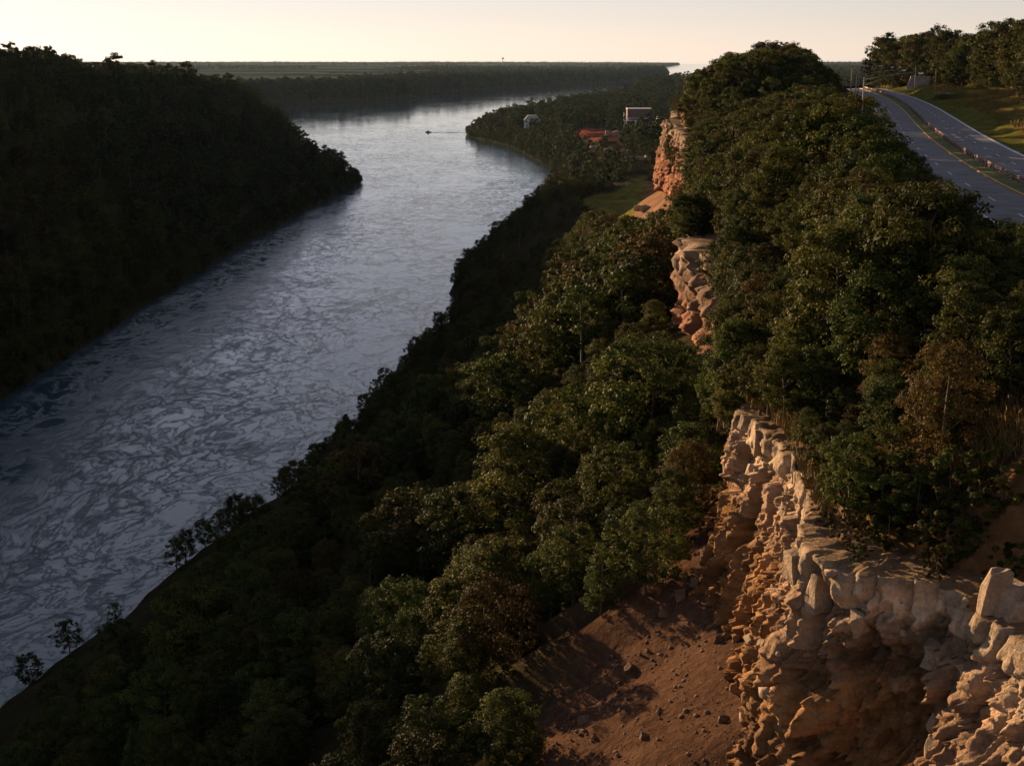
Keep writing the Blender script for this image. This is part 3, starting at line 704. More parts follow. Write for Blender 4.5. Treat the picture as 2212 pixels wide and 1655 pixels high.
# ------------------------------------------------------------------ trees
def make_tree_mesh(seed, H=10.0, R=3.6, shape='broad', n_clump=90, per=110, leaf=0.26, limbs=9, mat='leaf', sides=5, crown_base=0.22):
    rng = np.random.default_rng(seed); rr = random.Random(seed)
    tb = MB(); bend = Vector((rr.uniform(-.06, .06) * H, rr.uniform(-.06, .06) * H, 0))
    top = H * (0.9 if shape != 'broad' else 0.78)
    tp = [Vector((bend.x * t * t + 0.015 * H * math.sin(3 * t + seed), bend.y * t * t, top * t)) for t in (0, .12, .3, .5, .72, 1.0)]
    tb.tube([tp[0] - Vector((0, 0, .8))] + tp, [0.030 * H, 0.026 * H, .021 * H, .017 * H, .013 * H, .009 * H, .003 * H], sides + 1)
    def prof(h):                                       # crown radius at height fraction h
        if shape == 'broad': q = (h - 0.58) / 0.44; return R * math.sqrt(max(0.03, 1 - q * q))
        if shape == 'narrow': return R * max(0.06, (1 - h) ** 0.75 * min(1, (h - 0.04) * 6))
        q = (h - 0.5) / 0.52; return R * math.sqrt(max(0.03, 1 - abs(q) ** 2.6))
    centres = []; rads = []
    lob = [rr.uniform(0.6, 1.28) for _ in range(7)]; lp = rr.uniform(0, 6)
    for i in range(limbs):
        h0 = crown_base + (0.88 - crown_base) * (i + rr.random() * .7) / limbs
        a = i * 2.4 + rr.uniform(-.5, .5); h1 = min(0.97, h0 + rr.uniform(.08, .2))
        k = lob[int((a + lp) / 6.283 * 7) % 7]; L = prof(h1) * k * rr.uniform(.75, 1.0)
        b = Vector(tp[0].lerp(tp[-1], min(1, h0 * H / top))); e = Vector((b.x + math.cos(a) * L, b.y + math.sin(a) * L, h1 * H))
        m1 = b.lerp(e, .5) + Vector((0, 0, .05 * H * rr.uniform(-.3, 1)))
        tb.tube([b, m1, e], [0.010 * H * (1.15 - h0), 0.0065 * H * (1.15 - h0), 0.002 * H], sides - 1, False)
        for f in (0.55, 0.8, 1.0):
            centres.append(b.lerp(m1, f * 2) if f < .5 else m1.lerp(e, (f - .5) * 2)); rads.append(rr.uniform(.05, .10) * H)
    while len(centres) < n_clump:
        h = rr.uniform(crown_base - .03, 1.0); a = rr.uniform(0, 6.283); k = lob[int((a + lp) / 6.283 * 7) % 7]
        r = prof(h) * k * math.sqrt(rr.uniform(.25, 1.0)) * (rr.uniform(1.0, 1.22) if rr.random() < .16 else 1)
        centres.append(Vector((bend.x * h * h + math.cos(a) * r, bend.y * h * h + math.sin(a) * r, h * H))); rads.append(rr.uniform(.025, .085) * H * (0.75 if shape == 'narrow' else 1))
    c = np.array([q[:] for q in centres]); rd = np.array(rads); n = len(c)
    ci = np.repeat(np.arange(n), per); N_ = len(ci)
    d = rng.normal(size=(N_, 3)); d /= np.linalg.norm(d, axis=1)[:, None]
    rad = rng.uniform(0.25, 1, N_) ** 0.5
    pos = c[ci] + d * (rd[ci] * rad)[:, None] * np.array([1.15, 1.15, 0.72])
    axis = np.array([0, 0, 0.45 * H]); o = pos - axis; o /= (np.linalg.norm(o, axis=1)[:, None] + 1e-6)
    nrm = d * .55 + o * .35 + np.array([0, 0, .45]) + rng.normal(size=(N_, 3)) * .45; nrm /= np.linalg.norm(nrm, axis=1)[:, None]
    t1 = np.cross(nrm, rng.normal(size=(N_, 3))); t1 /= np.linalg.norm(t1, axis=1)[:, None]; t2 = np.cross(nrm, t1)
    sz = leaf * rng.uniform(.55, 1.3, N_)
    A = t1 * (sz * .62)[:, None]; B = t2 * (sz * .34)[:, None]; fold = nrm * (sz * .10)[:, None]
    V = np.stack([pos - A, pos + B + fold, pos + A, pos - B + fold], 1).reshape(-1, 3)
    F = np.arange(N_ * 4).reshape(-1, 4)
    tint = np.repeat(np.clip(rng.uniform(.1, .9, n)[ci] + rng.uniform(-.25, .25, N_), 0, 1), 4)
    cm = mesh_np('crown', V, F, False, np.stack([tint] * 3, 1)); cm.materials.append(M[mat])
    tm = tb.mesh('trunk', True); tm.materials.append(M['bark'])
    return cm, tm
LOD = {
 'near': [make_tree_mesh(1, 10, 3.8, 'broad', 190, 78, .22), make_tree_mesh(2, 10, 3.2, 'oval', 180, 80, .20), make_tree_mesh(3, 10, 4.2, 'broad', 200, 76, .23, 11), make_tree_mesh(4, 10, 3.4, 'oval', 150, 80, .21), make_tree_mesh(5, 10, 3.9, 'broad', 170, 80, .25), make_tree_mesh(6, 10, 3.6, 'oval', 180, 80, .20, 9, 'leaf_rust')],
 'narrow': [make_tree_mesh(21, 10, 2.2, 'narrow', 80, 90, .26), make_tree_mesh(22, 10, 1.7, 'narrow', 75, 90, .26)],
 'mid': [make_tree_mesh(11, 10, 3.9, 'broad', 120, 36, .36), make_tree_mesh(12, 10, 3.4, 'oval', 110, 36, .34), make_tree_mesh(13, 10, 4.3, 'broad', 125, 36, .38), make_tree_mesh(14, 10, 3.6, 'oval', 105, 36, .34), make_tree_mesh(15, 10, 3.7, 'oval', 110, 36, .34, 9, 'leaf_rust')],
 'far': [make_tree_mesh(31, 16, 6.0, 'broad', 46, 20, 1.25, 6, 'leaf_far', 4), make_tree_mesh(32, 16, 5.2, 'oval', 44, 20, 1.2, 6, 'leaf_far', 4), make_tree_mesh(33, 16, 6.6, 'broad', 50, 20, 1.3, 6, 'leaf_far', 4), make_tree_mesh(34, 18, 4.4, 'oval', 42, 20, 1.2, 6, 'leaf_far', 4)],
 'shrub': [make_tree_mesh(41, 3.0, 1.7, 'broad', 44, 90, .17, 6, crown_base=0.05), make_tree_mesh(42, 2.6, 1.9, 'broad', 44, 90, .17, 6, crown_base=0.04), make_tree_mesh(43, 2.8, 1.5, 'oval', 40, 90, .16, 6, 'leaf_rust', crown_base=0.04)],
}
def put_tree(name, lod, idx, loc, s, rz, sz=1.0, lean=(0, 0)):
    cm, tm = LOD[lod][idx % len(LOD[lod])]
    e = empty(name, loc, rz); e.scale = (s, s, s * sz); e.rotation_euler = (lean[0], lean[1], rz)
    link('trunk', tm, None, e); link('crown', cm, None, e)
    return e
# scatter candidates: x, y, height
def jitter(x0, x1, y0, y1, step, rng):
    gx = np.arange(x0, x1, step); gy = np.arange(y0, y1, step); X, Y = np.meshgrid(gx, gy)
    X = X.ravel() + rng.uniform(-.48, .48, X.size) * step; Y = Y.ravel() + rng.uniform(-.48, .48, Y.size) * step
    return X, Y
rng = np.random.default_rng(77)
cand = []                                           # x, y, h, zone
# A: strip between cliff edge and road
X, Y = jitter(12, 210, 120, 735, 3.7, rng); X2, Y2 = jitter(12, 62, 44, 120, 2.7, rng); X = np.concatenate([X, X2]); Y = np.concatenate([Y, Y2])
r = rimX(Y); k = roadK(Y)
w = X - r
keep = (w > 1.2) & (X < k - 12.5)
keep &= ~((Y > 157) & (Y < 187) & (w < 3))
fz = np.where(keep, 94, 94); fu, fv = proj(X, Y, 91 + np.minimum(w, 25) * .22)
open_grass = [(1500, 975), (1590, 985), (1650, 1060), (1720, 1130), (1820, 1190), (1920, 1215), (1980, 1190), (2060, 1150), (2140, 1075), (2230, 990), (3500, 600), (3500, 4000), (0, 4000), (0, 975)]
keep &= ~((Y < 100) & in_poly(fu, fv, open_grass))
H_ = np.where(w < 5, rng.uniform(3.5, 6.5, X.size), rng.uniform(6.0, 10.5, X.size))
H_ = np.where((Y > 150), H_ * 1.15, H_); H_ = np.where((Y > 330), H_ * 1.2, H_); H_ = np.where(Y < 85, H_ * .6, H_)
H_ = np.where(k - 12.5 - X < 7, np.minimum(H_, np.where(Y < 230, 5.0, 6.5)), H_)
keep &= (rng.uniform(0, 1, X.size) < np.where(Y > 300, np.where(X > k - 42, .34, .55), np.where(Y > 210, .72, 0.95)))
H_ = np.where((Y > 200) & (Y < 410), np.minimum(H_, 8.5), H_)
keep &= ~((Y > 470) & (Y < 640) & (w < 13))
ROADVIEW = [(2135, 488), (2060, 440), (2015, 395), (1995, 330), (1975, 285), (1930, 262), (1880, 258), (1822, 252), (1814, 205), (1818, 165), (1845, 160), (1900, 186), (2250, 330), (2250, 462), (2180, 470)]
gzA = 91 + (99 - 91) * np.clip(w / np.maximum(k - 12 - rimX(Y), 5), 0, 1)
for _ in range(9):
    hit = np.zeros(X.size, bool)
    for (du, fh) in ((0, 1.0), (-.3, .7), (.3, .7), (0, .75)):
        uu, vv = proj(X + du * H_, Y, gzA + H_ * fh); hit |= in_poly(uu, vv, ROADVIEW)
    H_ = np.where(hit, H_ * .82, H_)
keep &= ~((H_ < 2.2) & hit)
SILU = np.array([(1300, 215), (1470, 200), (1490, 150), (1510, 126), (1560, 106), (1620, 96), (1690, 90), (1740, 112), (1765, 140), (1800, 162), (1835, 198), (1860, 235), (2300, 300)], float)
gzB = height_at(np.maximum(X, rimX(Y) + 3.6), Y)
for _ in range(10):
    uu, vv = proj(X, Y, gzB + H_ * 1.02); low_ = (Y > 280) & (vv < np.interp(uu, SILU[:, 0], SILU[:, 1])); H_ = np.where(low_, H_ * .88, H_)
keep &= ~(low_ & (H_ < 3))
for a in zip(X[keep], Y[keep], H_[keep]): cand.append((*a, 'A'))
rng = np.random.default_rng(582)
# trees rooted on the brink and the upper face, hiding most of the rock between the exposures
for y0, y1 in ((97, 156), (188, 345)):
    ye = np.arange(y0, y1, 2.1 if y1 < 400 else 5.0); ye = ye + rng.uniform(-1, 1, ye.size)
    for yv in ye:
        for kk in range(2): cand.append((float(rimX(yv)) - rng.uniform(-.6, 2.6), yv, rng.uniform(4.5, 7.5), 'R'))
for _ in range(34):
    yv = rng.uniform(345, 520); dz_ = rng.choice([2.5, 6.5, 7.5, 12, 13]); cand.append((float(rimX(yv)) - .5 - .12 * dz_, yv, rng.uniform(2.5, 5.5), 'R'))
# B: gorge slope under the cliff
rng = np.random.default_rng(178)
X, Y = jitter(-130, 76, 62, 760, 5.2, rng)
xb = bankR(Y); xc = rimX(Y) - 3
gx = (X - xb) / (xc - xb)
keep = (X > xb + 2) & (X < xc - 1.5) & ~((gx < .40) & (Y < 330) & (rng.uniform(0, 1, X.size) > .10 + .5 * (gx > .34)))
zz = height_at(X, Y) if False else None
pn = fbm(X * .03, Y * .03, 0, 3, 44)
keep &= (pn + rng.uniform(-.5, .5, X.size) > -0.35) | (gx > .5)
Hb = np.clip(rng.normal(8.5, 2.0, X.size), 4, 13); Hb = np.where(gx < .45, Hb * .72, Hb)
Hb = np.where((gx > .5) & (Y < 128), rng.uniform(4.5, 8.0, X.size), Hb); Hb = np.where((Y < 92), np.minimum(Hb, 7.0), Hb); Hb = np.where((gx > .6) & (Y > 140) & (Y < 186), rng.uniform(3, 5.5, X.size), Hb)
Hb = np.where((gx > .78) & (Y > 128) & (Y < 330) & ~((Y > 138) & (Y < 190)), rng.uniform(9, 13, X.size), Hb)
Xk, Yk, Hk = X[keep], Y[keep], Hb[keep]
gz = height_at(Xk, Yk); u, v = proj(Xk, Yk, gz); u2, v2 = proj(Xk, Yk, gz + Hk * .6)
bad = ((Yk < 128) & (in_poly(u, v, POLY_SLIDE) | in_poly(u2, v2, POLY_SLIDE))) | ((Yk > 300) & (in_poly(u, v, POLY_TERRACE) | in_poly(u, v, POLY_ORANGE) | in_poly(u2, v2, POLY_ORANGE)))
u3, v3 = proj(Xk, Yk, gz + Hk)
for pl in (POLY_TERRACE, POLY_ORANGE): bad |= (Yk > 300) & (in_poly(u3, v3, pl) | in_poly(u2, v2, pl))
OUTC = [(1348, 328), (1290, 322), (1382, 345), (1352, 402), (1405, 452), (1330, 290)]
for (ou, ov) in OUTC: bad |= (Yk > 300) & (np.hypot(u2 - ou, (v2 - ov) * 1.3) < 17)
bad |= (Yk > 345) & (Yk < 620) & (Xk > rimX(Yk) - 9) & (fbm(Xk * .05, Yk * .05, 0, 2, 15) < .25)
for a in zip(Xk[~bad], Yk[~bad], Hk[~bad]): cand.append((*a, 'B'))
# C: right of the road
rng = np.random.default_rng(279)
X, Y = jitter(70, 420, 260, 812, 7.5, rng); k = roadK(np.minimum(Y, 760)); off = X - k
edge = 13 + np.interp(Y, [250, 330, 420, 520, 600, 650, 690, 720, 760, 812], [62, 50, 40, 31, 24, 17, 9, 2, -8, -10]) + 5 * vnoise(Y * .05, 0, 0, 12)
keep = (off > edge) & (off < edge + 60) & (X < rimX(Y) * 50)
Hc = rng.uniform(16, 24, X.size); Hc = np.where(off < edge + 6, rng.uniform(6, 12, X.size), Hc)
for a in zip(X[keep], Y[keep], Hc[keep]): cand.append((*a, 'C'))
rng = np.random.default_rng(380)
# D: lowland and point beyond the headland
X, Y = jitter(-80, 620, 740, 2900, 15.0, rng)
xb = bankR(Y); keep = (X > xb + 3) & (X < np.minimum(xb + 620, rimX(Y) - 20)) & (X < Y * .25 + 60)
Xk, Yk = X[keep], Y[keep]; Hd = rng.uniform(11, 19, Xk.size)
Hd = np.where(Yk < 1250, Hd * .62, Hd)
gz = height_at(Xk, Yk); u, v = proj(Xk, Yk, gz); u2, v2 = proj(Xk, Yk, gz + Hd * .8)
bad = np.zeros(Xk.size, bool)
for pl in (POLY_TERRACE, POLY_RED, POLY_LAWN): bad |= in_poly(u, v, pl) | in_poly(u2, v2, pl)
for (ou, ov) in OUTC: bad |= (np.hypot(u2 - ou, (v2 - ov) * 1.3) < 17)
bad |= (np.hypot(Xk - 160, Yk - 1690) < 34) | (np.hypot(Xk - 29, Yk - 1900) < 24)
bad |= ((np.abs(Xk - 160 * Yk / 1690) < 26) & (Yk > 1560) & (Yk < 1690)) | ((np.abs(Xk - 29) < 16) & (Yk > 1850) & (Yk < 1900))
for a in zip(Xk[~bad], Yk[~bad], Hd[~bad]): cand.append((*a, 'D'))
X, Y = jitter(-75, 60, 880, 2350, 6.5, rng); xb = bankR(Y); keep = (X > xb - .5) & (X < xb + 14)
for a in zip(X[keep], Y[keep], rng.uniform(6, 11, keep.sum())): cand.append((*a, 'D'))
rng = np.random.default_rng(481)
# E: shadowed west wall and its rim
X, Y = jitter(-420, -130, 330, 1335, 8.5, rng); xl = bankL(Y); xr = rimLX(Y)
keep = (X < xl - 4) & (X > xr - 70)
He = rng.uniform(8, 15, X.size); He = np.where(rng.uniform(0, 1, X.size) < .12, He * 1.3, He)
He = np.where((X < xl - 4) & (X > xl - 14), He * .6, He)
for a in zip(X[keep], Y[keep], He[keep]): cand.append((*a, 'E'))
X, Y = jitter(-185, -130, 300, 1345, 5.0, rng); xl = bankL(Y); keep = (X < xl + .5) & (X > xl - 9)
for a in zip(X[keep], Y[keep], rng.uniform(5, 9, keep.sum())): cand.append((*a, 'E'))
cand_x = np.array([c[0] for c in cand]); cand_y = np.array([c[1] for c in cand]); cand_h = np.array([c[2] for c in cand]); cand_k = np.array([c[3] for c in cand])
cand_z = height_at(np.where(cand_k == 'A', np.maximum(cand_x, rimX(cand_y) + 3.6), cand_x), cand_y)
cand_z = np.where(cand_k == 'R', rimZ(cand_y) - np.where(cand_y > 345, np.random.default_rng(3).choice([1.5, 6.5, 7.5, 9, 14], len(cand)), np.random.default_rng(2).uniform(.8, 4.5, len(cand))), cand_z)
# some hand-placed trees whose outlines the picture shows
SPECIAL = [  # u, v of the foot, ground distance y, height, lod, index, label
 (760, 985, None, 9.5, 'narrow', 0, 'dark ragged sapling leaning over the river bank, lowest of three'),
 (795, 955, None, 8.0, 'near', 3, 'dark loose-crowned sapling on the bank, middle of three'),
 (832, 920, None, 8.0, 'near', 1, 'dark fork-topped sapling on the bank, highest of three'),
 (640, 1095, None, 9.0, 'near', 3, 'dark rounded tree standing out against the near water'),
 (490, 1200, None, 8.0, 'near', 1, 'black silhouetted tree on the lower bank near swirling water'),
 (555, 1160, None, 7.5, 'near', 0, 'black bushy tree on bank beside the dark rounded tree'),
 (1088, 560, None, 15.0, 'narrow', 1, 'narrow dark tree on the bank below the grassy terrace'),
 (1122, 540, None, 15.5, 'narrow', 0, 'tall pointed dark tree beside narrow one above the river'),
 (1170, 515, None, 11.0, 'narrow', 1, 'small dark tree at the water bend beyond pointed trees'),
]
def slope_hit_far(u, v):
    for y in np.arange(120, 1200, 2.0):
        x, z = at_y(u, v, y)
        if x < float(bankR(y)) - 1: 
            continue
        if z <= float(height_at(x, y)[0]): return x, y
    return None
for (u, v, _y, h, lod, idx, lab) in SPECIAL:
    hit = slope_hit_far(u, v)
    if hit is None: continue
    x, y = hit; z = float(height_at(x, y)[0])
    t = put_tree('bank_tree', lod, idx, (x, y, z - .1), h / 8.2, random.uniform(0, 6), 1.0, (random.uniform(-.08, .08), random.uniform(-.15, .02)))
    tag(t, lab, 'tree')
for (u, v, h, mi, lab) in ((1150, 872, 7.5, 0, 'bleached dead tree amid foliage on the slope'), (1385, 950, 6.5, 3, 'bare pale-limbed dead tree high on the slope'), (1240, 1010, 6.0, 4, 'small bare dead tree midway on the slope'), (905, 900, 5.0, 2, 'thin bare sapling on the bank against the water')):
    hit = slope_hit_far(u, v)
    if hit is None: continue
    x, y = hit; dm = LOD['near'][mi][1].copy(); dm.materials.clear(); dm.materials.append(M['deadwood'])
    e = link('dead_tree', dm); e.location = (x, y, float(height_at(x, y)[0])); e.scale = (h / 10,) * 3; e.rotation_euler = (.15, -.2, v); tag(e, lab, 'dead tree')
# which of them show: paint discs front to back
RS = 0.25; GW, GH = int(2212 * RS), int(1655 * RS)
cover = np.zeros((GH, GW), bool)
order = np.argsort(cand_y); vis = np.zeros(len(cand), int)
mids = proj(cand_x, cand_y, cand_z + cand_h * .6); rad = cand_h * .33 * FD / np.maximum(cand_y, 20)
# terrain silhouette of the near headland hides what is beyond it
for i in order:
    u, v, r0 = mids[0][i] * RS, mids[1][i] * RS, max(0.6, rad[i] * RS)
    a0, a1, b0, b1 = int(u - r0), int(u + r0) + 1, int(v - r0 * 1.2), int(v + r0 * 1.2) + 1
    a0 = max(a0, 0); b0 = max(b0, 0); a1 = min(a1, GW); b1 = min(b1, GH)
    if a1 <= a0 or b1 <= b0: continue
    yy, xx = np.mgrid[b0:b1, a0:a1]; disc = ((xx - u) / r0) ** 2 + ((yy - v) / (r0 * 1.2)) ** 2 <= 1
    sub = cover[b0:b1, a0:a1]; vis[i] = int((disc & ~sub).sum()); sub |= disc
score = vis.astype(float); score[cand_k == 'E'] *= 0.0
score[cand_h < 4] *= .5
pick = set(np.argsort(-score)[:285].tolist()); pick = {i for i in pick if vis[i] > 12}
# rim trees of the west wall that stand against the sky and far plain
rim_e = [i for i in np.where(cand_k == 'E')[0] if cand_x[i] < rimLX(cand_y[i]) + 12 and vis[i] > 3 and cand_y[i] > 640]
rim_e = sorted(rim_e, key=lambda i: -vis[i])[:16]
pick |= set(rim_e)
ZLAB = {
 'A0': ('leafy tree at the brink of the near sunlit cliff', 'trees along the near cliff edge'),
 'A1': ('leafy tree in the dense thicket above the near cliff', 'trees of the thicket above the near cliff'),
 'A2': ('leafy tree beside the lower carriageway of the road', 'trees beside the lower carriageway'),
 'A3': ('tree of the tall wood crowning the headland before the road bend', 'trees crowning the headland'),
 'B0': ('half-lit tree on the steep slope below the near cliff', 'trees on the slope below the near cliff'),
 'B1': ('dark tree on the shaded lower slope above the river', 'trees on the shaded lower slope'),
 'B2': ('sunlit tree on the slope between headland cliff and river', 'trees on the slope below the headland'),
 'C': ('tall rounded tree in the wood across the road', 'trees of the wood across the road'),
 'D': ('rounded tree on the lowland point beyond the headland', 'trees on the lowland point'),
 'E': ('dark tree on the rim of the shadowed gorge wall', 'trees on the shadowed rim')}
rest = {'near': [], 'mid': [], 'far': []}
for i in range(len(cand)):
    x, y, h, z, kd = cand_x[i], cand_y[i], cand_h[i], cand_z[i], cand_k[i]
    rng = np.random.default_rng(int(abs(x) * 977 + y * 131))
    lod = 'near' if y < 190 else ('mid' if y < 760 else 'far')
    nl = len(LOD[lod]); 
    idx = int(rng.integers(0, nl)) 
    if lod in ('near', 'mid') and idx == nl - 1 and rng.random() < .55: idx = int(rng.integers(0, nl - 1))
    base_h = 16.0 if lod == 'far' else 10.0
    s = h / base_h; rz = rng.uniform(0, 6.283); szv = rng.uniform(.9, 1.15)
    if i in pick:
        if kd in 'AR':
            sub = 'A3' if y > 300 else ('A0' if kd == 'R' or x - rimX(y) < 7 else ('A2' if roadK(y) - 12.5 - x < 8 else 'A1'))
        elif kd == 'B':
            sub = 'B2' if y > 330 else ('B1' if (x - bankR(y)) / (rimX(y) - bankR(y)) < .5 else 'B0')
        else: sub = kd
        t = put_tree({'A': 'leafy_tree', 'R': 'leafy_tree', 'B': 'slope_tree', 'C': 'tall_tree', 'D': 'lowland_tree', 'E': 'rim_tree'}[kd], lod, idx, (x, y, z - .15), s, rz, szv, (rng.uniform(-.06, .06), rng.uniform(-.06, .06)))
        tag(t, None, 'tree', ZLAB[sub][1])
        q = h / (16 if lod == 'far' else 9); size = 'small' if q < .72 else ('large' if q > 1.02 else 'medium')
        tint = 'rust-tinged' if (lod in ('near', 'mid') and idx == nl - 1) else 'green'
        gxx = (x - bankR(y)) / (rimX(y) - bankR(y))
        spot = {'A0': 'on the brink ' + ('above the corner blocks' if y < 82 else 'above the buff face' if y < 112 else 'past the rock knob' if y < 158 else 'by the middle rock exposure' if y < 200 else 'past the middle exposure'),
                'A1': 'in the thicket ' + ('behind the corner blocks' if y < 82 else 'behind the buff face' if y < 112 else 'above the rock knob' if y < 158 else 'above the middle exposure' if y < 200 else 'before the headland'),
                'A2': 'by the lower carriageway ' + ('at its near end' if y < 170 else 'midway along' if y < 235 else 'near the lamp posts'),
                'A3': 'on the headland ' + ("at its near shoulder" if y < 380 else 'crown' if y < 480 else 'at its far end'),
                'B0': ('high on the slope ' if gxx > .8 else 'midway on the slope ') + ('beside the bare slide' if y < 108 else 'under the rock knob' if y < 158 else 'under the middle exposure' if y < 200 else 'before the headland'),
                'B1': 'low on the shaded slope ' + ('at the near end' if y < 150 else 'in the middle stretch' if y < 300 else 'at the far stretch'),
                'B2': 'on the slope below the headland ' + ('cliff' if y < 480 else 'and its terrace'),
                'C': 'across the road ' + ('near the grass bank' if y < 480 else 'near the concrete wall' if y < 660 else 'at the bend'),
                'D': 'on the lowland point ' + ('before the red bank' if y < 1300 else 'near the waterside tip' if x < 60 else 'near the theatre'),
                'E': 'on the rim of the shadowed wall'}[sub]
        LAB.append((t, '%s %s tree %s' % (size, 'dark' if kd == 'E' or sub == 'B1' and tint == 'green' else tint, spot), y))
    else:
        rest[lod].append((x, y, z - .15, s, rz, szv, idx, kd))
ORD = ['nearest', 'second nearest', 'third nearest', 'fourth nearest', 'fifth nearest', 'sixth nearest', 'seventh nearest', 'eighth nearest', 'ninth nearest', 'tenth nearest', 'eleventh nearest', 'twelfth nearest']
NUM = ['', 'one', 'two', 'three', 'four', 'five', 'six', 'seven', 'eight', 'nine', 'ten', 'eleven', 'twelve']
by = {}
for (o, lab, y) in LAB: by.setdefault(lab, []).append((y, o))
for lab, lst in by.items():
    lst.sort(key=lambda q: q[0]); n = len(lst)
    for k_, (y, o) in enumerate(lst):
        if n == 1: o['label'] = lab
        elif k_ == n - 1 and n <= 12: o['label'] = lab + ', farthest of ' + NUM[n]
        elif n <= 12: o['label'] = lab + ', ' + ORD[k_] + ' of ' + NUM[n]
        else: o['label'] = lab + ', ' + (ORD[k_] if k_ < 12 else ORD[n - 1 - k_].replace('nearest', 'farthest') if n - 1 - k_ < 12 else 'midmost of the row')
# the rest of the woods: one mass per wood, instanced on points
def wood(name, label, items, lod):
    if not items: return
    a = np.array([q[:7] for q in items], float)
    me = bpy.data.meshes.new(name); me.vertices.add(len(a)); me.vertices.foreach_set('co', a[:, :3].astype(np.float32).ravel())
    for nm, typ, dat in (('s', 'FLOAT', a[:, 3]), ('rz', 'FLOAT', a[:, 4]), ('sz', 'FLOAT', a[:, 5])):
        at_ = me.attributes.new(nm, typ, 'POINT'); at_.data.foreach_set('value', dat.astype(np.float32))
    at_ = me.attributes.new('pick', 'INT', 'POINT'); at_.data.foreach_set('value', a[:, 6].astype(np.int32))
    me.update(); o = link(name, me); tag(o, label, 'wood', kind='stuff')
    coll = SRC[lod]
    ng = bpy.data.node_groups.new(name + '_nodes', 'GeometryNodeTree')
    ng.interface.new_socket('Geometry', in_out='INPUT', socket_type='NodeSocketGeometry'); ng.interface.new_socket('Geometry', in_out='OUTPUT', socket_type='NodeSocketGeometry')
    gi = ng.nodes.new('NodeGroupInput'); go = ng.nodes.new('NodeGroupOutput')
    mp = ng.nodes.new('GeometryNodeMeshToPoints'); ip = ng.nodes.new('GeometryNodeInstanceOnPoints'); ci = ng.nodes.new('GeometryNodeCollectionInfo')
    ci.inputs['Collection'].default_value = coll; ci.inputs['Separate Children'].default_value = True; ci.inputs['Reset Children'].default_value = True
    def attr(n, t):
        q = ng.nodes.new('GeometryNodeInputNamedAttribute'); q.data_type = t; q.inputs[0].default_value = n; return q.outputs[0]
    cb = ng.nodes.new('ShaderNodeCombineXYZ'); ng.links.new(attr('rz', 'FLOAT'), cb.inputs[2])
    mu = ng.nodes.new('ShaderNodeMath'); mu.operation = 'MULTIPLY'; sA = attr('s', 'FLOAT'); ng.links.new(sA, mu.inputs[0]); ng.links.new(attr('sz', 'FLOAT'), mu.inputs[1])
    cs = ng.nodes.new('ShaderNodeCombineXYZ'); ng.links.new(sA, cs.inputs[0]); ng.links.new(sA, cs.inputs[1]); ng.links.new(mu.outputs[0], cs.inputs[2])
    ng.links.new(gi.outputs[0], mp.inputs[0]); ng.links.new(mp.outputs[0], ip.inputs['Points']); ng.links.new(ci.outputs[0], ip.inputs['Instance'])
    ip.inputs['Pick Instance'].default_value = True; ng.links.new(attr('pick', 'INT'), ip.inputs['Instance Index'])
    ng.links.new(cb.outputs[0], ip.inputs['Rotation']); ng.links.new(cs.outputs[0], ip.inputs['Scale']); ng.links.new(ip.outputs[0], go.inputs[0])
    md = o.modifiers.new('woods', 'NODES'); md.node_group = ng
    return o
SRC = {}
for lod in ('near', 'mid', 'far', 'shrub'):
    c = bpy.data.collections.new('source_' + lod); SRC[lod] = c
    for i, (cm, tm) in enumerate(LOD[lod]):
        # crown and trunk joined for the masses
        nv = len(cm.vertices); cv = np.empty(nv * 3, np.float32); cm.vertices.foreach_get('co', cv); tv = np.empty(len(tm.vertices) * 3, np.float32); tm.vertices.foreach_get('co', tv)
        faces = [tuple(p.vertices) for p in tm.polygons if len(p.vertices) == 4]
        f = np.concatenate([np.arange(nv).reshape(-1, 4), np.array(faces) + nv])
        ca = np.empty(nv * 4, np.float32); cm.color_attributes['Col'].data.foreach_get('color', ca)
        colr = np.concatenate([ca.reshape(-1, 4)[:, :3], np.full((len(tm.vertices), 3), .3)])
        jm = mesh_np('wood_tree', np.concatenate([cv.reshape(-1, 3), tv.reshape(-1, 3)]), f, False, colr)
        jm.materials.append(cm.materials[0]); jm.materials.append(M['bark'])
        mi = np.zeros(len(f), np.int32); mi[nv // 4:] = 1; jm.polygons.foreach_set('material_index', mi)
        o = bpy.data.objects.new('%s_%02d' % (lod, i), jm); c.objects.link(o)
for lod in ('near', 'mid'):
    wood('wood_understorey' if lod == 'near' else 'wood_gorge', 'lower trees filling the near thicket and slope' if lod == 'near' else 'mass of trees filling the gorge slope and headland', [q for q in rest[lod] if q[7] != 'E'], lod)
wood('wood_shadowed_wall', 'black mass of trees on the shadowed gorge wall', [q for q in rest['mid'] if q[7] == 'E'] , 'mid')
wood('wood_shadowed_point', 'black mass of trees on the shadowed far headland', [q for q in rest['far'] if q[7] == 'E'], 'far')
wood('wood_lowland', 'mass of trees over the lowland point', [q for q in rest['far'] if q[7] != 'E'], 'far')
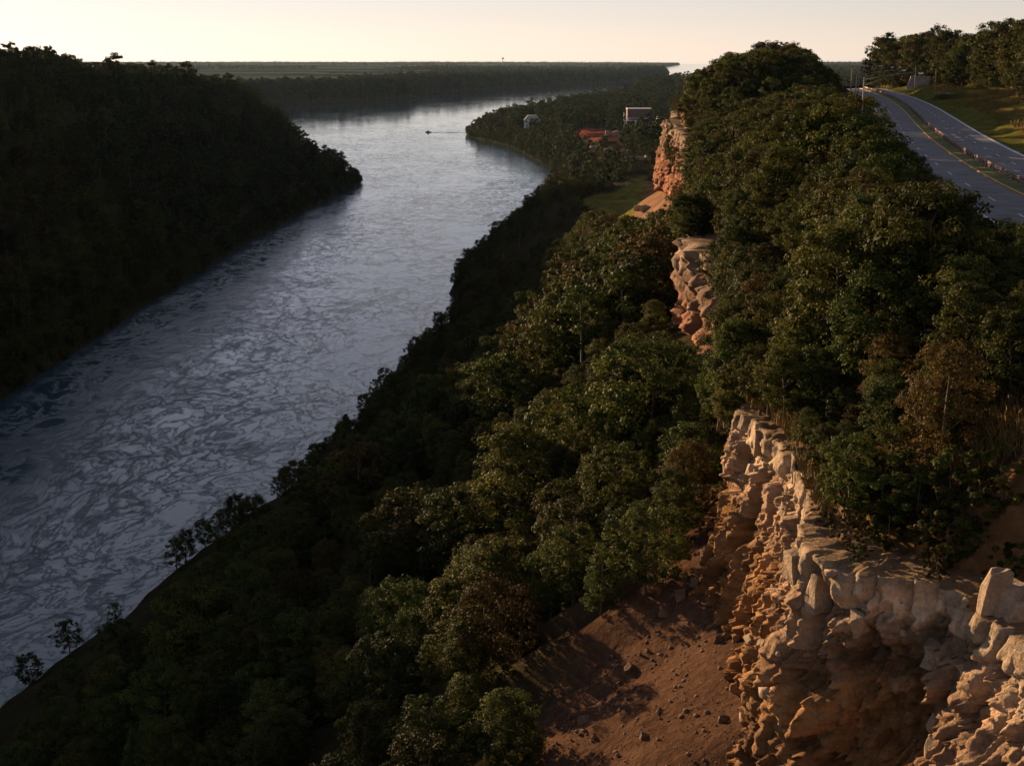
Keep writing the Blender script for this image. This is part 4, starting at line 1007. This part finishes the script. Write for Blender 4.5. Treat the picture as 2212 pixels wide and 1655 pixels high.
# far banks and plain
fx = []; rngf = np.random.default_rng(5)
ys = np.concatenate([rngf.uniform(1380, 5000, 2600), rngf.uniform(4000, 9500, 2200)])
xs = bankL(ys) - 3 - np.abs(rngf.normal(0, 55, ys.size))
fx += [(a, b, rngf.uniform(.9, 1.35)) for a, b in zip(xs, ys)]
ys = np.exp(rngf.uniform(np.log(3300), np.log(21800), 16000)); xs = rngf.uniform(-.42, .12, ys.size) * ys
cl = fbm(xs * .0009, ys * .00045, 0, 3, 61) + 0.35 * vnoise(xs * .0004, ys * .004, 0, 3)
kk = (cl > 0.26 - np.clip((ys - 9000) / 20000, 0, .35)) & (xs < bankL(ys) - 20)
fx += [(a, b, rngf.uniform(.7, 1.15)) for a, b in zip(xs[kk], ys[kk])]
ys = np.exp(rngf.uniform(np.log(2900), np.log(20000), 4200)); xs = bankR(ys) + 5 + np.abs(rngf.normal(0, 1, ys.size)) * (120 + ys * .12); fx += [(a, b, rngf.uniform(.9, 1.3)) for a, b in zip(xs, ys)]
ys = rngf.uniform(800, 6000, 2600); xs = rngf.uniform(.20, .34, ys.size) * ys; kk = xs < rimX(ys) - 30; fx += [(a, b, rngf.uniform(.8, 1.1)) for a, b in zip(xs[kk], ys[kk])]
fx = [q for q in fx if abs(q[0]) < q[1] * .45]
fa = np.array(fx); fz = height_at(fa[:, 0], fa[:, 1])
items = [(fa[i, 0], fa[i, 1], fz[i] - .3, fa[i, 2] * (1.0 + 0.4 * (fa[i, 1] > 3300) * (fa[i, 1] < 9000)), rngf.uniform(0, 6.28), rngf.uniform(.9, 1.2), int(rngf.integers(0, 4)), 'F') for i in range(len(fx))]
wood('wood_far_banks', 'distant woods along the far river banks and plain', items, 'far')

# ------------------------------------------------------------------ road
def path_pt(y, off):
    d = float(roadK(y + .5) - roadK(y - .5)); l = math.hypot(d, 1.0)
    return float(roadK(y)) + off / l, y - off * d / l
def strip(name, o0, o1, z, y0, y1, step, mat, parent=None, z1=None):
    ys = np.arange(y0, y1 + step, step); P = []
    for y in ys:
        for o in (o0, o1):
            x, yy = path_pt(y, o); P.append((x, yy, z if (o == o0 or z1 is None) else z1))
    return link(name, mesh_np(name, P, grid_faces(len(ys), 2)), mat, parent)
def loft(name, prof, y0, y1, step, mat, parent=None):
    """closed profile of (offset, z) drawn along the road"""
    ys = np.arange(y0, y1 + 1e-6, step); n = len(prof); P = []
    for y in ys:
        for (o, z) in prof:
            x, yy = path_pt(y, o); P.append((x, yy, z))
    F = []
    for i in range(len(ys) - 1):
        for k in range(n): F.append((i * n + k, i * n + (k + 1) % n, (i + 1) * n + (k + 1) % n, (i + 1) * n + k))
    m = bpy.data.meshes.new(name); m.from_pydata(P, [], F + [tuple(range(n))[::-1], tuple((len(ys) - 1) * n + k for k in range(n))]); m.update()
    return link(name, m, mat, parent)
road = strip('road', -8.4, -0.02, ROAD_Z, 95, ROAD_END, 3.0, M['asphalt']); tag(road, 'lower grey carriageway of the divided road along the cliff', 'road', kind='structure')
road2 = strip('road_upper', 3.2, 12.2, ROAD_Z + .03, 95, ROAD_END, 3.0, M['asphalt']); tag(road2, 'upper grey carriageway beside the grass verge', 'road', kind='structure')
med = loft('median', [(0.32, ROAD_Z - .3), (0.32, ROAD_Z + .13), (1.8, ROAD_Z + .22), (3.18, ROAD_Z + .1), (3.18, ROAD_Z - .3)], 95, ROAD_END, 3.0, M['turf']); tag(med, 'narrow grass median between the carriageways', 'median', kind='structure')
# yellow kerb: single stones near, one run beyond
yk = 118.0; kr = random.Random(2); kerb_me = {}
def kerb_piece(y, ln):
    b = MB(); j = kr.uniform(-.02, .02)
    pr = [(-.0 + j, ROAD_Z - .2), (0.02 + j, ROAD_Z + .17 + j), (.27 + j, ROAD_Z + .18 + j), (.30 + j, ROAD_Z - .2)]
    vs = []
    for yy in (y, y + ln - .04):
        for (o, z) in pr: x, q = path_pt(yy, o); vs.append((x, q, z))
    b.add(vs, [(0, 1, 5, 4), (1, 2, 6, 5), (2, 3, 7, 6), (3, 0, 4, 7), (3, 2, 1, 0), (4, 5, 6, 7)])
    return b.build('kerb_stone', M['yellow'], road)
while yk < 360: kerb_piece(yk, 3.0); yk += 3.0
loft('kerb_run', [(0, ROAD_Z - .2), (.02, ROAD_Z + .17), (.28, ROAD_Z + .17), (.30, ROAD_Z - .2)], 360, ROAD_END, 4.0, M['yellow'], road)
strip('edge_line', -8.1, -7.85, ROAD_Z + .008, 100, ROAD_END, 4.0, M['white'], road)
strip('edge_line', 11.35, 11.8, ROAD_Z + .04, 100, ROAD_END, 4.0, M['white'], road2)
for (o, z, par, y0) in ((-4.15, ROAD_Z + .008, road, 122), (7.6, ROAD_Z + .04, road2, 125)):
    y = y0
    while y < 700:
        b = MB(); q = [path_pt(y, o - .09), path_pt(y, o + .09), path_pt(y + 4.6, o + .09), path_pt(y + 4.6, o - .09)]
        b.add([(a[0], a[1], z) for a in q], [(0, 1, 2, 3)]); b.build('lane_dash', M['white'], par); y += 18.0
# guard rail
gr = empty('guard_rail', (*path_pt(150, 2.4), ROAD_Z)); tag(gr, 'rusty two-beam guard rail curving along the grass median', 'guard rail')
gi = gr.matrix_basis.inverted()
def gpart(name, mesh, mat):
    o = link(name, mesh, mat, gr); o.matrix_parent_inverse = Matrix.Translation(-Vector(gr.location)); return o
pm = MB(); pm.box((0, 0, .45), (.16, .2, 1.1)); post_me = pm.mesh('post'); post_me.materials.append(M['rust_dark'])
y = 112.0; nseg = 0
while y < 440:
    x, yy = path_pt(y, 2.4); o = gpart('post', post_me, None); o.location = (x, yy, ROAD_Z + .1); o.rotation_euler = (0, 0, -math.atan(float(roadK(y + .5) - roadK(y - .5))))
    for nm, z0, z1, th, mt in (('rail_panel', .62, 1.06, .07, 'rust'), ('lower_rail', .30, .46, .06, 'rust_dark')):
        b = MB(); vs = []
        zz = [z0, z0 + (z1 - z0) * .22, z0 + (z1 - z0) * .5, z0 + (z1 - z0) * .78, z1] if nm == 'rail_panel' else [z0, z1]
        of = [2.30, 2.20, 2.29, 2.20, 2.30] if nm == 'rail_panel' else [2.26, 2.26]
        jz = kr.uniform(-.025, .025)
        ring = [(o_, z_) for o_, z_ in zip(of, zz)] + [(o_ + .05, z_) for o_, z_ in zip(of[::-1], zz[::-1])]
        n = len(ring)
        for yv in (y, y + 3.98):
            for (o_, z_) in ring: px_, py_ = path_pt(yv, o_); vs.append((px_, py_, ROAD_Z + .08 + z_ + jz))
        b.add(vs, [(k, (k + 1) % n, n + (k + 1) % n, n + k) for k in range(n)] + [tuple(range(n))[::-1], tuple(range(n, 2 * n))])
        gpart(nm, b.mesh(nm), M[mt])
    y += 4.0; nseg += 1
far_rail = loft('rail_run', [(2.2, ROAD_Z + .5), (2.2, ROAD_Z + 1.15), (2.3, ROAD_Z + 1.15), (2.3, ROAD_Z + .5)], 440, 735, 5.0, M['rust'], gr); far_rail.matrix_parent_inverse = Matrix.Translation(-Vector(gr.location))

# lamp posts with long truss arms over the road
def lamp_post(y, off, h, arm, label, plain=False):
    x, yy = path_pt(y, off); d = math.atan(float(roadK(y + .5) - roadK(y - .5)))
    e = empty('lamp_post', (x, yy, ROAD_Z - .05), -d); tag(e, label, 'lamp post', 'lamp posts along the lower carriageway')
    b = MB(); b.tube([(0, 0, 0), (0, 0, h * .5), (0, 0, h)], [.19, .16, .13], 8); p = b.build('pole', M['pole'], e, True)
    b = MB(); b.box((0, 0, .15), (.6, .6, .3)); b.build('base', M['concrete'], e)
    b = MB(); b.tube([(0.1, 0, h - .5), (arm * .55, 0, h + .75), (arm, 0, h + 1.25)], .065, 6); b.build('arm', M['arm'], e, True)
    b = MB(); b.tube([(0.1, 0, h - 1.9), (arm * .40, 0, h - .15), (arm * .62, 0, h + .80)], .055, 6); b.build('brace', M['arm'], e, True)
    b = MB(); b.prism([(arm - .3, h + 1.12), (arm + .2, h + 1.12), (arm + 2.4, h + 1.25), (arm + 2.6, h + 1.38), (arm + 2.2, h + 1.55), (arm, h + 1.45)], -.28, .28); hd = b.build('lamp_head', M['lamp_head'], e)
    b = MB(); b.prism([(arm + 1.0, h + 1.17), (arm + 1.2, h + .86), (arm + 2.1, h + .92), (arm + 2.3, h + 1.24)], -.24, .24); b.build('lens', M['lens'], hd)
for i, (y, h, arm, lab) in enumerate(((340, 11.2, 9.5, 'lamp post with long bracing arm, nearest to the camera'), (392, 11.4, 9.0, 'lamp post with bracing arm at the wood edge, second along'), (560, 11.0, 9.0, 'small lamp post with arm near the road bend, third along'), (650, 11.0, 9.0, 'smallest lamp post with arm where the road drops away'))):
    lamp_post(y, (-12.8, -14.5, -11, -10)[i], h, arm + 2, lab)
def utility_pole(y, off, h, lab):
    x, yy = path_pt(y, off); z = float(height_at(x, yy)[0]); e = empty('utility_pole', (x, yy, z)); tag(e, lab, 'pole')
    b = MB(); b.tube([(0, 0, -.3), (0, 0, h * .5), (0.05, 0, h)], [.17, .15, .11], 8); b.build('shaft', M['pole'], e, True)
    b = MB(); b.tube([(0, 0, -.3), (0, 0, h * .16)], [.2, .19], 8); b.build('dark_butt', M['pole_dark'], e, True)
utility_pole(527, 15.5, 11.4, 'bare pole with dark foot on the grass verge'); utility_pole(625, 16.0, 11.0, 'plain pole on the shaded verge left of concrete wall')

# concrete abutment in the trees, vine-covered fence, side road
cx_, cz_ = at_y(1982, 186, 640); cz_ = float(height_at(cx_, 640)[0]) - .3
ab = empty('concrete_wall', (cx_, 640, cz_), math.radians(-8)); tag(ab, 'pinkish concrete abutment half hidden by trees across the road', 'wall')
b = MB(); b.prism([(-5.2, 0), (5, 0), (5, 5.2), (-3.2, 5.2)], -.5, .5); b.build('panel_face', M['concrete'], ab)
for i in range(3): b = MB(); b.prism([(-2.4 + i * 2.3, .1), (-1.6 + i * 2.3, .1), (-1.6 + i * 2.3, 4.8), (-2.4 + i * 2.3, 4.8)], -.75, -.503); b.build('pilaster', M['concrete'], ab)
b = MB(); b.box((.9, 0, 5.4), (8.6, 1.5, .4)); b.build('coping', M['concrete'], ab)
fx0, fx1 = at_y(2036, 0, 500)[0], at_y(2094, 0, 500)[0]; fzz = float(height_at(fx0 + 4, 500)[0])
fe = empty('vine_fence', (fx0, 500, fzz)); tag(fe, 'low fence smothered in yellow-green vines beside the wood', 'fence')
flen = fx1 - fx0
for i in range(5): b = MB(); b.tube([(i * flen / 4, 0, -.3), (i * flen / 4, 0, 2.1)], .07, 6); b.build('post', M['pole_dark'], fe)
for z in (0.6, 1.3, 2.0): b = MB(); b.tube([(0, 0, z), (flen, 0, z)], .025, 5); b.build('rail', M['arm'], fe)
rv = np.random.default_rng(9); nV = 2600; pos = np.stack([rv.uniform(-.3, flen + .3, nV), rv.normal(0, .28, nV), rv.beta(1.6, 1.4, nV) * 2.2], 1)
nr_ = rv.normal(size=(nV, 3)); nr_ /= np.linalg.norm(nr_, axis=1)[:, None]; t1 = np.cross(nr_, rv.normal(size=(nV, 3))); t1 /= np.linalg.norm(t1, axis=1)[:, None]; t2 = np.cross(nr_, t1)
Vv = np.stack([pos - t1 * .16, pos + t2 * .1, pos + t1 * .16, pos - t2 * .1], 1).reshape(-1, 3)
M['vine'] = leaf_mat('vine_leaf', (.10, .11, .015), (.20, .17, .03), .01)
link('leaves', mesh_np('leaves', Vv, np.arange(nV * 4).reshape(-1, 4), False, np.tile(rv.uniform(0, 1, (nV, 1)).repeat(4, 0).reshape(-1, 1), (1, 3))), M['vine'], fe)
sx0, sx1 = at_y(2045, 0, 560)[0], at_y(2130, 0, 560)[0]
zsr = float(np.max(height_at(np.linspace(sx0, sx1, 8), np.full(8, 562.)))) + .5
b = MB(); b.add([(sx0, 554, zsr - .2), (sx1 + 30, 550, zsr + .2), (sx1 + 30, 566, zsr + .4), (sx0, 566, zsr)], [(0, 1, 2, 3)]); b.add([(sx0, 554, zsr - 1.8), (sx1 + 30, 550, zsr - 1.6), (sx1 + 30, 549.9, zsr + .2), (sx0, 553.9, zsr - .2)], [(0, 1, 2, 3)])
tag(b.build('side_road', M['asphalt']), 'short grey side road glimpsed behind the vine fence', 'road', kind='structure')

# ------------------------------------------------------------------ grasses, shrubs
def blades(name, x, y, z, h, w, mat, seed, label, lean=.35):
    rg = np.random.default_rng(seed); n = len(x); a = rg.uniform(0, 6.283, n); hh = h * rg.uniform(.5, 1.2, n); l = rg.normal(0, lean, (n, 2)) * hh[:, None]
    ww = w * rg.uniform(.6, 1.3, n); P = np.stack([x, y, z - .05], 1); dx = np.stack([np.cos(a) * ww, np.sin(a) * ww, 0 * a], 1)
    tip = P + np.stack([l[:, 0], l[:, 1], hh], 1); mid = P + np.stack([l[:, 0] * .35, l[:, 1] * .35, hh * .6], 1)
    V = np.stack([P - dx, P + dx, mid + dx * .7, tip, mid - dx * .7], 1).reshape(-1, 3); i = np.arange(n) * 5
    F = np.concatenate([np.stack([i, i + 1, i + 2, i + 4], 1), np.stack([i + 4, i + 2, i + 3, i + 3], 1)])
    m = bpy.data.meshes.new(name); Fq = [tuple(f) for f in np.stack([i, i + 1, i + 2, i + 3, i + 4], 1).tolist()]
    m.from_pydata(V.tolist(), [], Fq); m.update()
    return tag(link(name, m, mat), label, 'grass', kind='stuff')
gx = RNG.uniform(14, 36, 60000); gy = RNG.uniform(46, 104, 60000); dw = gx - rimX(gy)
pn = fbm(gx * .5, gy * .5, 0, 3, 91)
gz_ = np.interp(0, [0], [0]) + height_at(gx[:1], gy[:1])[0] * 0
sel = (dw > .3) & (dw < np.where(gy < 72, 14, 4.0)) & (pn + .25 * RNG.normal(size=gx.size) > -.1)
gx, gy = gx[sel][:24000], gy[sel][:24000]; gz2 = height_at(np.maximum(gx, rimX(gy) + 3.6), gy) + np.where(gx - rimX(gy) < 6.3, .12, 0)
blades('dry_grass', gx, gy, gz2, .85, .032, M['dry_grass'], 3, 'tufts of dry orange and green grass along the cliff edge')
vy = RNG.uniform(170, 640, 40000); vo = RNG.uniform(19, 46, 40000); vx = roadK(vy) + vo; pn = fbm(vx * .08, vy * .05, 0, 3, 12); sel = pn > .02
vx, vy = vx[sel][:14000], vy[sel][:14000]
blades('tall_grass', vx, vy, height_at(vx, vy), 1.1, .09, M['dry_grass'], 4, 'rank brown grass on the bank beyond the road verge', .3)
# shrubs at the brink and in the grass, each one a thing
sr = random.Random(12); shrub_n = 0
SHRUBS = [(1640, 1040, .9, 0), (1690, 1120, .9, 1), (1745, 1150, .8, 0), (1800, 1165, 1.1, 1), (1850, 1195, 1.2, 0), (1905, 1210, 1.0, 1), (1960, 1225, .8, 2), (2005, 1200, 1.1, 2), (2060, 1185, 1.0, 2), (2110, 1150, 1.3, 0), (2160, 1110, 1.4, 1), (2090, 1330, .6, 0), (2060, 1260, .6, 2), (1600, 960, .8, 1), (1570, 930, .6, 2), (1900, 1150, 1.6, 0), (1780, 1110, 1.5, 1), (1980, 1150, 1.5, 0), (2050, 1110, 1.6, 1), (1715, 1075, 1.4, 0)]
SL = ['small green shrub on the brink above the buff corner', 'green shrub behind pale blocks of the cliff corner', 'low shrub behind the pale cap blocks', 'round green shrub above the stacked blocks', 'dark green bush over the leaning pillars', 'bush at the cliff bay between grass tufts', 'olive tuft of brush above the dark hollow', 'olive brush patch amid dry grass above the hollow', 'rusty brush beside the bare orange soil', 'green bush at the foot of the bare soil bank', 'large bush above the bare orange soil', 'small weed clump on the rubble under pale slabs', 'small olive weed clump left of pale slabs', 'shrub overhanging the tall buff cliff face', 'small olive shrub on the projecting rock knob', 'dense bush deep behind the cliff bay', 'dense bush behind the corner blocks', 'dense bush behind the dry grass tufts', 'broad bush behind the rusty brush', 'dense bush over the pale corner slab']
for (u, v, s, k), lab in zip(SHRUBS, SL):
    hit = None
    for y in np.arange(44, 125, 0.4):
        x, z = at_y(u, v, y)
        if z <= float(height_at(x, y)[0]): hit = (x, y); break
    if hit is None: continue
    x, y = hit; x = max(x, float(rimX(y)) + .8)
    t = put_tree('shrub', 'shrub', k, (x, y, float(height_at(max(x, float(rimX(y)) + 3.6), y)[0]) - .1), s * .8, sr.uniform(0, 6)); tag(t, lab, 'shrub')

LED = ['over the corner block', 'behind the corner block', 'at the start of the ledge', 'on the front of the ledge', 'on the back of the ledge', 'in the middle of the ledge', 'above the dark hollow', 'behind the dark hollow', 'at the far side of the hollow', 'beside the leaning slab', 'behind the leaning slab', 'at the root of the ledge', 'by the dry grass of the ledge', 'at the edge of the bare soil', 'on the lip above the ochre ribs', 'behind the lip above the ochre ribs']
for i, lab in enumerate(LED):
    y = 71.5 - i * .85; w = (0.9, 3.2, 1.6, 0.8, 4.4, 2.4)[i % 6]; x = float(rimX(y)) + w
    kd = (2, 0, 2, 1, 0, 2)[i % 6]; s_ = (.42, .75, .5, .36, .9, .6)[i % 6]
    t = put_tree('shrub', 'shrub', kd, (x, y, float(rimZ(y)) + .05 * w - .15), s_, sr.uniform(0, 6)); tag(t, ('rusty' if kd == 2 else 'green') + ' low bush ' + lab, 'shrub')
# ------------------------------------------------------------------ far things
def ground_block(u, y): x = at_y(u, 0, y)[0]; return x, float(height_at(x, y)[0])
Yt = 1690.0; xt0, xt1 = at_y(1360, 0, Yt)[0], at_y(1412, 0, Yt)[0]; zt0 = at_y(1385, 254, Yt)[1]; zt1 = at_y(1385, 235.5, Yt)[1]
zg = float(height_at((xt0 + xt1) / 2, Yt)[0])
th = empty('theatre', ((xt0 + xt1) / 2, Yt, zg)); tag(th, 'large brown brick theatre box with white roof edge on lowland', 'building'); W2 = (xt1 - xt0) / 2
b = MB(); b.box((0, 9, (zt1 - zg) / 2 - .3), (2 * W2, 18, zt1 - zg)); b.build('wall', M['brick'], th)
b = MB(); b.box((0, 9, zt1 - zg - .1), (2 * W2 + .8, 18.8, .9)); b.build('roof', M['white_wall'], th)
for i in range(8): b = MB(); b.box((-W2 + (i + .5) * W2 / 4, -.06, (zt1 - zg) / 2 + 1), (.5, .25, zt1 - zg - 4)); b.build('brick_rib', M['brick'], th)
b = MB(); b.box((-1, -3, zt0 - zg - 1.2), (2 * W2 + 8, 6, .5)); b.build('deck', M['white_wall'], th)
st = empty('steel_walkway', (at_y(1352, 0, 1640)[0], 1640, float(height_at(at_y(1352, 0, 1640)[0], 1640)[0]))); tag(st, 'white steel walkway on splayed legs before the brick theatre', 'walkway')
zt_ = at_y(1365, 261, 1640)[1] - st.location.z; sx = 1640 / FD
b = MB(); b.box((20 * sx, 0, zt_), (46 * sx, 2.5, .7)); b.build('deck', M['white_wall'], st)
for uu in (2, 14, 26, 38):
    b = MB(); b.tube([(uu * sx - 1.5, 0, -1), (uu * sx, 0, zt_)], .4, 6); b.tube([(uu * sx + 1.5, 0, -1), (uu * sx, 0, zt_)], .4, 6); b.build('leg', M['white_wall'], st)
b = MB(); b.tube([(0, 0, zt_), (0, 0, zt_ + 9)], .35, 6); b.build('mast', M['white_wall'], st)
b = MB(); b.tube([(0, 0, zt_ + 9), (6, 0, zt_)], .3, 6); b.build('stay', M['white_wall'], st)
def house(u0, u1, vb, vt, y, label, ridge=.5):
    xa, xb_ = at_y(u0, 0, y)[0], at_y(u1, 0, y)[0]; z0 = at_y(u0, vb, y)[1]; z1 = at_y(u0, vt, y)[1]; zg = float(height_at((xa + xb_) / 2, y)[0]); zb = min(z0, zg)
    e = empty('house', ((xa + xb_) / 2, y, zb)); tag(e, label, 'house'); w = (xb_ - xa) / 2; h = z1 - zb
    b = MB(); b.box((0, 5, h * .33), (2 * w, 10, h * .66)); b.build('wall', M['white_wall'], e)
    b = MB(); b.prism([(-w - .5, h * .64), (w + .5, h * .64), (w * .55, h), (-w * .55, h)], -.6, 10.6); r = b.build('roof', M['roof_grey'], e)
    b = MB(); b.box((w * .3, 5, h), (1, 1, 1.6)); b.build('chimney', M['brick'], r)
    for i in range(4): b = MB(); b.box((-w * .75 + i * w * .5, -.03, h * .5), (w * .2, .12, h * .16)); b.build('window', M['dark_glass'], e)
    b = MB(); b.box((w * .05, -.03, h * .36), (1.1, .1, h * .3)); b.build('door', M['dark_glass'], e)
house(1133, 1168, 263, 250, 1890, 'white house with pale roof among trees on the lowland point')
house(1424, 1440, 262, 252, 1560, 'small pale building close by the headland slope')
# pale rock outcrops in the greenery below the headland
oc = random.Random(77)
def slope_hit2(u, v, y0, y1):
    for y in np.arange(y0, y1, 4.0):
        x, z = at_y(u, v, y)
        if z <= float(height_at(x, y)[0]): return x, y, z
    return None
for (u, v, n, s, lab) in ((1348, 328, 5, 5.5, 'pale buff outcrop among shrubs above the river bend'), (1290, 322, 4, 4.0, 'small buff outcrop lowest in the lowland greenery'), (1382, 345, 5, 4.5, 'pale outcrop just left of the headland cliff'), (1352, 402, 4, 3.6, 'pale split boulder at the edge of the grassy terrace'), (1405, 452, 6, 4.0, 'grey slabs at the foot of the orange scree'), (1330, 290, 4, 3.5, 'buff ledge at the right end of the red bank')):
    hit = slope_hit2(u, v, 380, 1700)
    if not hit: continue
    x, y, z = hit; e = empty('rock_outcrop', (x, y, z)); tag(e, lab, 'outcrop'); s *= y / 800 * 1.1
    for i in range(n):
        o = link('rock_block', BLOCKS[oc.randrange(14)], None, e); q = s * oc.uniform(.5, 1)
        o.location = ((i - n / 2) * s * .62, oc.uniform(-1, 1), oc.uniform(-.2, .5) * s * .3); o.scale = (q, q * .8, q * oc.uniform(.6, 1)); o.rotation_euler = (oc.uniform(-.3, .3), oc.uniform(-.3, .3), oc.uniform(0, 3))
# boats
def boat(u, v, ln, label, wake, rz):
    x, y = at(u, v, 0); e = empty('motor_boat', (x, y, 0), rz); tag(e, label, 'boat')
    b = MB(); n = 7; secs = []
    vs = []; fs = []
    for i in range(n):
        t = i / (n - 1); wv = .5 * (1 - max(0, t - .45) ** 2 * 3.2) * ln * .34; xx = -ln / 2 + t * ln; zt = ln * (.12 + .07 * t)
        vs += [(xx, -wv, zt), (xx, 0, -.25 * ln * .12), (xx, wv, zt)]
    for i in range(n - 1):
        a = i * 3; fs += [(a, a + 1, a + 4, a + 3), (a + 1, a + 2, a + 5, a + 4), (a, a + 3, a + 5, a + 2)]
    fs.append((0, 2, 1)); b.add(vs, fs); b.build('hull', M['hull'], e)
    b = MB(); b.prism([(-ln * .15, ln * .12), (ln * .18, ln * .14), (ln * .08, ln * .34), (-ln * .12, ln * .34)], -ln * .12, ln * .12); c = b.build('cabin', M['dark_glass'], e)
    b = MB(); b.box((-ln * .52, 0, ln * .1), (ln * .08, ln * .1, ln * .25)); b.build('motor', M['lamp_head'], e)
    if wake:
        b = MB()
        for sgn in (-1, 1):
            P = [(-ln * .4, 0), (-wake * .4, sgn * wake * .05), (-wake, sgn * wake * .14)]
            for (p, q) in zip(P, P[1:]):
                b.add([(p[0], p[1] - .7, .02), (p[0], p[1] + .7, .02), ((p[0] + q[0]) / 2, (p[1] + q[1]) / 2, .45), (q[0], q[1] - .9, .02), (q[0], q[1] + .9, .02)], [(0, 1, 2), (1, 4, 2), (4, 3, 2), (3, 0, 2)])
        k = b.build('wake', M['foam']); k.location = e.location; k.rotation_euler = e.rotation_euler; tag(k, 'thin foam trail behind the speeding motor boat', 'wake', kind='stuff')
boat(925, 287, 9, 'tiny motor boat trailing foam in mid river', 55, math.radians(165)); boat(1205, 201, 10, 'tiny dark boat far off beyond the lowland point', 0, .3)
tx, ty = at_y(1086, 0, 15000)[0], 15000.0; tzg = float(height_at(tx, ty)[0]); wt = empty('water_tower', (tx, ty, tzg)); tag(wt, 'tiny water tower on the far horizon', 'tower')
b = MB(); b.tube([(0, 0, 0), (0, 0, 60)], 3.0, 8); b.build('shaft', M['pole'], wt)
b = MB(); b.tube([(0, 0, 56), (0, 0, 62), (0, 0, 70), (0, 0, 75)], [5, 12, 12, 4], 12); b.build('tank', M['white_wall'], wt, True)

# ------------------------------------------------------------------ haze
b = MB(); b.box((0, 11600, 72), (31000, 24400, 158)); 
hm = bpy.data.materials.new('haze_air'); hm.use_nodes = True; hn = hm.node_tree; hn.nodes.clear(); ho = hn.nodes.new('ShaderNodeOutputMaterial'); hv = hn.nodes.new('ShaderNodeVolumePrincipled')
hv.inputs['Color'].default_value = (0.48, 0.72, 1.0, 1); hv.inputs['Density'].default_value = 0.6e-5; hv.inputs['Anisotropy'].default_value = 0.2
hn.links.new(hv.outputs[0], ho.inputs['Volume'])
tag(b.build('haze', hm), 'thin pale evening haze over the river and plain', 'haze', kind='stuff')
